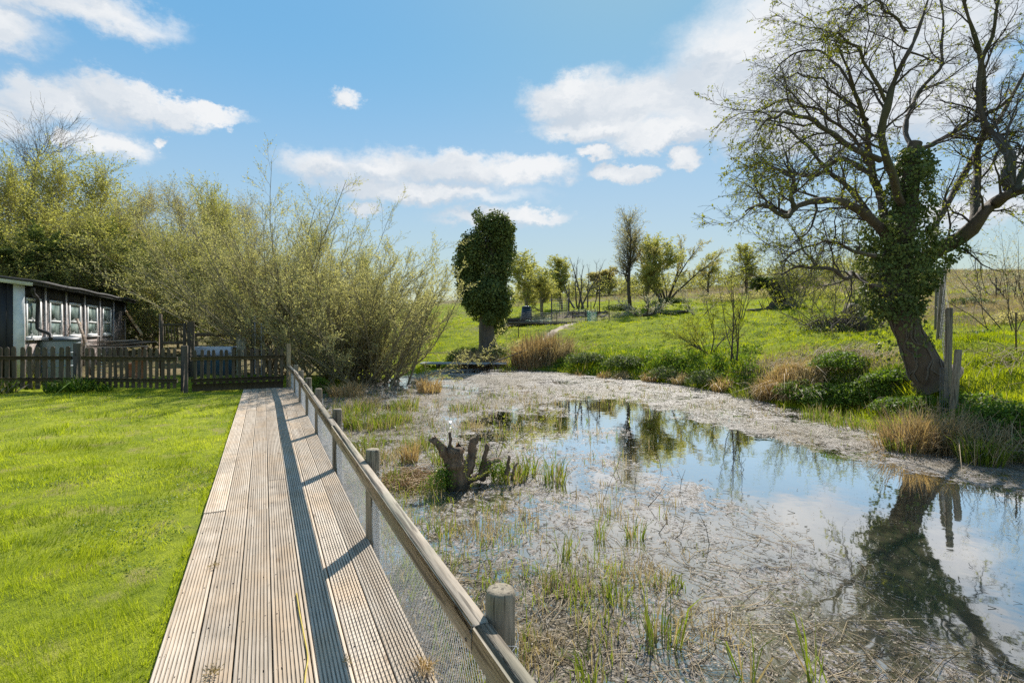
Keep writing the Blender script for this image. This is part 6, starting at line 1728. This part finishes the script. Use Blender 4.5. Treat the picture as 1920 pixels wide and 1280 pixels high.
# ================================================================== the allotment beyond the pond
M_BIN = plain_mat("black_plastic", (0.018, 0.024, 0.026), 0.4)
c = on_ground(987, 605, 30.5)
o = thing("compost_bin", "black tapered compost bin with a pale lid beyond the ivy tree", "compost bin", c)
MB().lathe([(.36, -.05), (.35, .1), (.27, .80)], 20, c).build("body", M_BIN, o, True)
MB().lathe([(.28, .79), (.29, .83), (.15, .88), (.05, .89)], 20, c).build("lid", M_BUTTLID, o, True)
MB().box(c + [-.05, -.34, .14], (.22, .05, .22)).build("hatch", M_BIN, o)
M_BED = wood_mat("bed_board", (0.10, 0.075, 0.055), (0.20, 0.16, 0.12), axis=1, scale=9.0)
def bed(label, px0, px1, Z0, Z1, hgt=0.22, dep=1.2):
    a, b = on_ground(px0, 600, Z0), on_ground(px1, 600, Z1)
    z = max(a[2], b[2]) + hgt * 0.4
    a[2] = b[2] = z
    d = norm(b - a); n = np.array([-d[1], d[0], 0])
    o = thing("raised_bed", label, "raised bed", (a + b) / 2 * [1, 1, 0] + [0, 0, z - hgt], "raised beds of the allotment")
    for p_, q_ in ((a, b), (a + n * dep, b + n * dep)): MB().beam(p_, q_, 0.05, hgt).build("board", M_BED, o)
    for p_ in (a + d * .03, b - d * .03): MB().beam(p_ + n * .03, p_ + n * (dep - .03), 0.05, hgt - .01).build("board", M_BED, o)
    MB().beam(a + n * dep / 2 + d * .03 - [0, 0, .05], b + n * dep / 2 - d * .03 - [0, 0, .05], dep - .06, hgt * .7).build("soil", M_BED, o)
bed("longest raised bed, along the front of the allotment", 925, 1082, 28.6, 28.6, 0.15)
bed("dark raised bed under the green netting", 1072, 1106, 31.6, 31.2, 0.18, 1.0)
bed("raised bed at the back of the allotment", 1065, 1140, 34, 33.4, 0.13, 1.0)
bed("raised bed left of the compost bin", 925, 975, 31.5, 31.5, 0.2, 1.0)
M_WIRE = plain_mat("grey_netting", (0.15, 0.155, 0.16), 0.7)
M_GREEN = plain_mat("green_netting", (0.05, 0.42, 0.26), 0.5)
def net_run(label, pts, h, mt, stake_px=9, name="garden_netting", pitch=0.11, r=0.008, sr=0.016):
    P_ = [on_ground(*p) for p in pts]
    o = thing(name, label, "netting", P_[0], "netting round the allotment")
    line = resample(P_, [1], 40)[0]; line[:, 2] = height(line[:, :2])
    L_ = np.cumsum(np.r_[0, np.linalg.norm(np.diff(line, axis=0), axis=1)])
    for s in np.linspace(0, L_[-1], max(2, int(L_[-1] / 0.7))):
        b_ = np.array([np.interp(s, L_, line[:, k]) for k in range(3)])
        MB().tube([b_ - [0, 0, .1], b_ + [rng.normal(0, .02), 0, h * rng.uniform(.95, 1.25)]], sr, 5).build("stake", M_TWIG, o)
    S = np.arange(0, L_[-1], pitch); zs = np.arange(0.05, h, pitch)
    g = np.stack([np.interp(S, L_, line[:, k]) for k in range(3)], 1)
    seg = []
    for z in zs: seg += [np.stack([g[:-1] + [0, 0, z], g[1:] + [0, 0, z]], 1)]
    for z0 in zs[:-1]: seg += [np.stack([g + [0, 0, z0], g + [0, 0, z0 + pitch]], 1)]
    seg = np.concatenate(seg); V, F = tubes(seg, np.full(seg.shape[:2], r), 3)
    MB().add(V, F).build("net", mt, o)
net_run("grey wire netting fence along the front of the allotment", [(975, 600, 29.4), (1030, 600, 28.2), (1080, 600, 28.0), (1120, 600, 28.6)], 0.75, M_WIRE)
net_run("grey netting cage at the middle of the allotment", [(1035, 600, 32), (1060, 600, 32), (1064, 600, 33.4), (1036, 600, 33.4), (1035, 600, 32)], 1.25, M_WIRE, pitch=0.16)
net_run("bright green netting at the right end of the allotment", [(1101, 600, 29.6), (1108, 600, 29.0), (1120, 600, 28.6)], 0.62, M_GREEN, pitch=0.06, r=0.010)
net_run("low pale green netting behind the front raised bed", [(985, 600, 28.9), (1015, 600, 28.9), (1035, 600, 29.1)], 0.3, M_GREEN, pitch=0.09, r=0.007)
for px, yt, Z, lab in ((1124, 536, 33, "tall dark post at the back right of the allotment"), (1067, 540, 34, "dark post beyond the netting cage"), (1142, 562, 28.5, "slim post on the grass right of the green netting"), (1108, 566, 30, "slim post beside the green netting"), (1018, 552, 34, "slim post beneath the fruit tree by the allotment"), (972, 600, 25.5, "short thin stake in front of the longest raised bed")):
    lone_post(px, yt, Z, 0.08 if "dark" in lab else 0.045, lab, M_BARK, True, "posts about the allotment")
for j, (px0, Z0, px1, Z1) in enumerate(((1118, 31, 1136, 31.6), (1128, 30, 1140, 30.4), (1125, 31.4, 1142, 30.6))):
    a, b = on_ground(px0, 600, Z0), on_ground(px1, 600, Z1)
    lean_plank("scrap_timber", ["pale board propped across the allotment's right end", "short pale board lying right of the green netting", "pale board lying crosswise beyond the green netting"][j], a + [0, 0, .08], b + [0, 0, .35 - .1 * j], 0.12, 0.04, M_SCRAP, "boards lying by the allotment", "board")
# trodden path up to the allotment
line = np.array([on_ground(px, 630, Z) for px, Z in ((1008, 23.2), (1020, 24.0), (1036, 25.2), (1052, 26.4), (1070, 27.6), (1085, 28.4))])
line, _ = resample(line, [1], 30)
tg = norm(np.gradient(line, axis=0)); sd = norm(np.stack([-tg[:, 1], tg[:, 0], np.zeros(30)], 1))
wd = 0.26 + 0.07 * rng.normal(size=30)
cols_ = [line + sd * (wd * f)[:, None] for f in (-1, -.5, 0, .5, 1)]
V = np.stack(cols_, 1).reshape(-1, 3); V[:, 2] = height(V[:, :2]) + np.tile([-.02, .035, .045, .035, -.02], 30)
i_ = (np.arange(29)[:, None] * 5 + np.arange(4)[None])
M_PATH = plain_mat("trodden_earth", (0.42, 0.34, 0.26), 0.9, (0.26, 0.20, 0.14), 6.0, 0.2, 0, 0.6)
tag(MB().add(V, np.stack([i_, i_ + 1, i_ + 6, i_ + 5], -1).reshape(-1, 4)).build("footpath", M_PATH, None, True), kind='structure', label="narrow trodden path across the meadow to the allotment")
# plank bridge
a, b = W(790, 684, 20.6), W(950, 681, 20.6)
a[2] = b[2] = -0.02
o = thing("plank_bridge", "grey plank footbridge over the narrow end of the pond below the ivy tree", "footbridge", (a + b) / 2)
M_GREYPLANK = wood_mat("grey_plank", (0.34, 0.36, 0.37), (0.48, 0.50, 0.50), axis=1, scale=9.0)
dv = norm(b - a); nv = np.array([-dv[1], dv[0], 0])
for s in (-.26, 0, .26): MB().beam(a + nv * s, b + nv * s, 0.24, 0.05, .004).build("plank", M_GREYPLANK, o)
for tt in (.2, .55, .9):
    p_ = a + (b - a) * tt
    MB().beam(p_ - nv * .36 - [0, 0, .085], p_ + nv * .36 - [0, 0, .085], .09, .11).build("bearer", M_BED, o)
    for s in (-.3, .3): MB().tube([p_ + nv * s - [0, 0, .14], p_ + nv * s - [0, 0, .6]], .045, 8).build("pile", M_BED, o)
o = thing("fallen_pole", "long pale pole slanting up from the footbridge to the rusty thicket", "pole", W(905, 686, 20.1))
MB().tube(resample([W(903, 687, 20.1), W(945, 672, 20.0), W(990, 655, 20.0)], [.035, .02], 10)[0], np.linspace(.03, .018, 10), 7).build("shaft", M_BARK_GREY, o, True)

# ================================================================== logs in the meadow
def log_thing(label, pts, rad, Z, mt=None, name="fallen_log", group="logs lying in the meadow", stubs=0, lift=0.7):
    P_ = []
    for (px, py, dz), r in zip(pts, np.interp(np.linspace(0, 1, len(pts)), np.linspace(0, 1, len(rad)), rad)):
        g = on_ground(px, py, Z + dz); g[2] += r * lift; P_.append(g)
    o = thing(name, label, "log", P_[0], group)
    p_, r_ = resample(P_, rad, 12); p_ = crook(p_[None], .015, 3)[0]
    MB().tube(p_, r_ * (1 + .06 * rng.normal(size=12)), 12).build("trunk", mt or M_BARK, o, True)
    for _ in range(stubs):
        j = random.randrange(2, 11); d_ = rand_dirs(1)[0]; d_[2] = abs(d_[2])
        MB().tube([p_[j], p_[j] + d_ * .25, p_[j] + d_ * .5 + [0, 0, .1]], [.04, .03, .015], 6).build("stub", mt or M_BARK, o, True)
log_thing("long dark fallen log lying across the meadow beside the ivy stump", [(1402, 584, 0), (1430, 580, .2), (1458, 576, .4), (1482, 572, .6)], [.10, .16, .2, .24], 26, stubs=3)
log_thing("short upturned root end of the fallen log", [(1470, 576, -.6), (1485, 572, 0)], [.22, .34], 26, stubs=4)
log_thing("low dark log among the apple tree boughs", [(1205, 590, 0), (1250, 588, .5), (1290, 586, 1)], [.10, .12, .06], 29, stubs=3)
M_MOSSLOG = bark_mat("mossy_log", (0.06, 0.045, 0.03), (0.14, 0.105, 0.07), 8.0, .8, (0.10, 0.10, 0.03))
for (px, py, Z, dx, rz_, L_, z, lab) in ((1600, 0, 17.2, 0, .9, .5, .62, "mossy round log balanced on top of the log pile"), (1620, 0, 16.9, 0, .4, .6, .24, "mossy round log lying on the grass right of the log pile"), (1586, 0, 17.3, 0, 1.3, .5, .26, "mossy round log at the base of the pile under the balanced one")):
    c = on_ground(px, 620, Z); c[2] += z
    o = thing("round_log", lab, "log", c, "round mossy logs")
    d_ = np.array([math.cos(rz_), math.sin(rz_), 0.05]); rr_ = .27
    p_ = np.stack([c + d_ * L_ * (u - .5) for u in (0, .05, .35, .65, .95, 1)])
    V, F = tubes(p_[None], np.array([[.86, .98, 1.04, 1.0, .98, .86]]) * rr_, 18)
    V += (0.025 * rng.normal(size=V.shape))
    MB().add(V, F, np.arange(18)[None, ::-1], (np.arange(18) + 5 * 18)[None]).build("bole", M_MOSSLOG, o, True)
c = on_ground(1560, 622, 16.9)
o = thing("brush_heap", "heap of cut branches piled against the round mossy logs", "brush heap", c)
n = 500
p = c + np.column_stack([rng.normal(0, .45, n), rng.normal(0, .35, n), np.abs(rng.normal(.18, .16, n))])
d = norm(np.column_stack([rng.normal(0, 1, n), rng.normal(0, .6, n), rng.normal(.25, .45, n)])); L = rng.uniform(.2, .75, n)
V, F = tubes(np.stack([p - d * L[:, None] / 2, p + rng.normal(0, .02, (n, 3)), p + d * L[:, None] / 2], 1), np.tile([.011, .009, .004], (n, 1)), 3)
tag(MB().add(V, F).build("twigs", M_TWIG, o), kind='stuff')
rt = shrub_thing("twiggy_shrub", "small bare forked shoot right of the round mossy logs", "shrub", on_ground(1648, 622, 16.7), make_shrub(None, 5, 1.0, .7, None, None, 4, 4, (.03, .05), .5, 1, .03, .03, stem_ang=(.2, .9), clear=.3, lean=(.5, 0)), M_LEAF_BUD, M_TWIG)

# ================================================================== wire fence running up the hill on the right
fw = thing("field_fence", "old wire fence with round posts climbing the hill behind the old tree", "fence", on_ground(1780, 786, 8.4))
def hill_post(px0, py0, px1, py1, Z, r, mt=None):
    a, b = W(px0, py0, Z), W(px1, py1, Z)
    k_ = norm(b - a)
    P_ = np.stack([a - k_ * .3, a, (a + b) / 2, b - k_ * .02, b])
    MB().tube(P_, [r * 1.02, r * 1.02, r, r * .98, r * .85], 12).build("post", mt or M_POST, fw, True)
    return a, b
PA = hill_post(1775, 790, 1780, 577, 8.4, .050)
PB_ = hill_post(1785, 790, 1797, 655, 7.9, .048)
PC = hill_post(1760, 640, 1770, 507, 11.8, .055)
PD = hill_post(1756, 612, 1758, 528, 15.5, .06)
PE = hill_post(1766, 570, 1767, 504, 21, .06)
mb = MB()
for (a0, b0), (a1, b1) in ((PA, PC), (PC, PD), (PD, PE)):
    for f in (.15, .3, .42, .54, .66, .78, .9, .97):
        p0, p1 = a0 + (b0 - a0) * f, a1 + (b1 - a1) * f
        m_ = (p0 + p1) / 2 - [0, 0, .03]
        mb.tube([p0, m_, p1], .0035, 3, False)
    for s in np.linspace(.05, .95, 16):
        lo, hi = a0 + (a1 - a0) * s, b0 + (b1 - b0) * s
        mb.tube([lo + (hi - lo) * .12, lo + (hi - lo) * .78], .0028, 3, False)
mb.build("wire", M_WIRE, fw)
c = W(1772, 790, 8.0); tp_ = W(1769, 690, 8.0)
mb = MB()
for j in range(16):
    th_ = j / 16 * 6.28
    o_ = np.array([math.cos(th_), math.sin(th_), 0]) * .07
    mb.tube([c + o_, tp_ + o_ * .6], .0018, 3, False)
for f in np.linspace(0, 1, 9):
    q_ = c + (tp_ - c) * f
    mb.tube([q_ + np.array([math.cos(u), math.sin(u), 0]) * (.07 - .028 * f) for u in np.linspace(0, 6.28, 13)], .0016, 3, False)
o = thing("wire_roll", "crumpled roll of wire netting standing against the leaning post", "wire roll", c)
mb.build("wire", M_WIRE, o)
lone_post(1905, 585, 9.5, .025, "thin dark stake on the bank near the right edge", M_BARK, True, "thin stakes on the hill")
lone_post(1868, 520, 22, .05, "slim dark post beside the blossoming thorn", M_BARK, True, "thin stakes on the hill")

# ================================================================== small things on the boardwalk and pond
M_CORD = plain_mat("yellow_cord", (0.50, 0.38, 0.05), 0.5)
pts = [G(x, y, 0.006) for x, y in ((556, 1112), (562, 1150), (570, 1190), (577, 1230), (573, 1262), (571, 1300), (580, 1350))]
o = thing("yellow_cord", "thin yellow cord lying along the boardwalk in the foreground", "cord", pts[0])
MB().tube(resample(pts, [.0035], 40)[0], .0035, 6).build("cord", M_CORD, o, True)
for px, py, n, s, lab in ((402, 1060, 60, .035, "small moss clump on the boards level with the second post"), (398, 1262, 120, .05, "larger moss clump on the boards near the bottom of the view"), (650, 1240, 40, .03, "moss scrap right of the yellow cord")):
    c = G(px, py, 0.003)
    o = thing("moss_clump", lab, "moss", c, "moss clumps on the boardwalk")
    o_ = rand_dirs(n); o_[:, 2] = np.abs(o_[:, 2]) * .5
    V, F = leaf_quads(c + o_ * s * rng.random((n, 1)) * [.8, 1.3, .25] + [0, 0, .004], norm(o_ + [0, 0, .3]), rng.uniform(.008, .02, n), .005); MB().add(V, F).build("strands", M_DRY, o)
c = G(795, 1255, 0.0)
o = thing("grass_tuft", "dead grass tuft lying on the edge of the boardwalk against the netting", "tuft", c)
n = 70
V, F, F2 = blades(c + np.column_stack([rng.normal(0, .02, n), rng.normal(0, .03, n), np.full(n, .003)]), rng.uniform(.03, .09, n), .004, lean_of(n, 1.3, (-.3, -.6)), .4)
MB().add(V, F, F2).build("blades", M_RUST, o)
c = G(843, 795, WATER + .02)
o = thing("white_scrap", "small white scrap of plastic floating beyond the pond stump", "litter", c)
mb = MB(); mb.add([c + [-.02, -.03, 0], c + [.02, -.035, .004], c + [.045, .05, .05], c + [.01, .06, .045], c + [-.02, -.03, -.004], c + [.02, -.035, 0], c + [.045, .05, .046], c + [.01, .06, .041]], np.array([[0, 1, 2, 3], [7, 6, 5, 4], [0, 4, 5, 1], [1, 5, 6, 2], [2, 6, 7, 3], [3, 7, 4, 0]]))
mb.build("sheet", M_WHITE, o)
# crumbs of soil, seeds and leaf bits on the boards
n = 900
q = np.column_stack([rng.uniform(-.42, .63, n), np.exp(rng.uniform(np.log(1.4), np.log(12), n))])
sz = rng.uniform(.003, .011, n)
V, F = leaf_quads(np.column_stack([q, np.full(n, .0025)]), norm(rng.normal(0, 1, (n, 3)) * [1, 1, .25]), sz, sz * .5, norm(rng.normal(0, .4, (n, 3)) + [0, 0, 1]))
tag(MB().add(V, F).build("deck_litter", M_STRAW), kind='stuff', label="crumbs of soil and leaf on the boards")
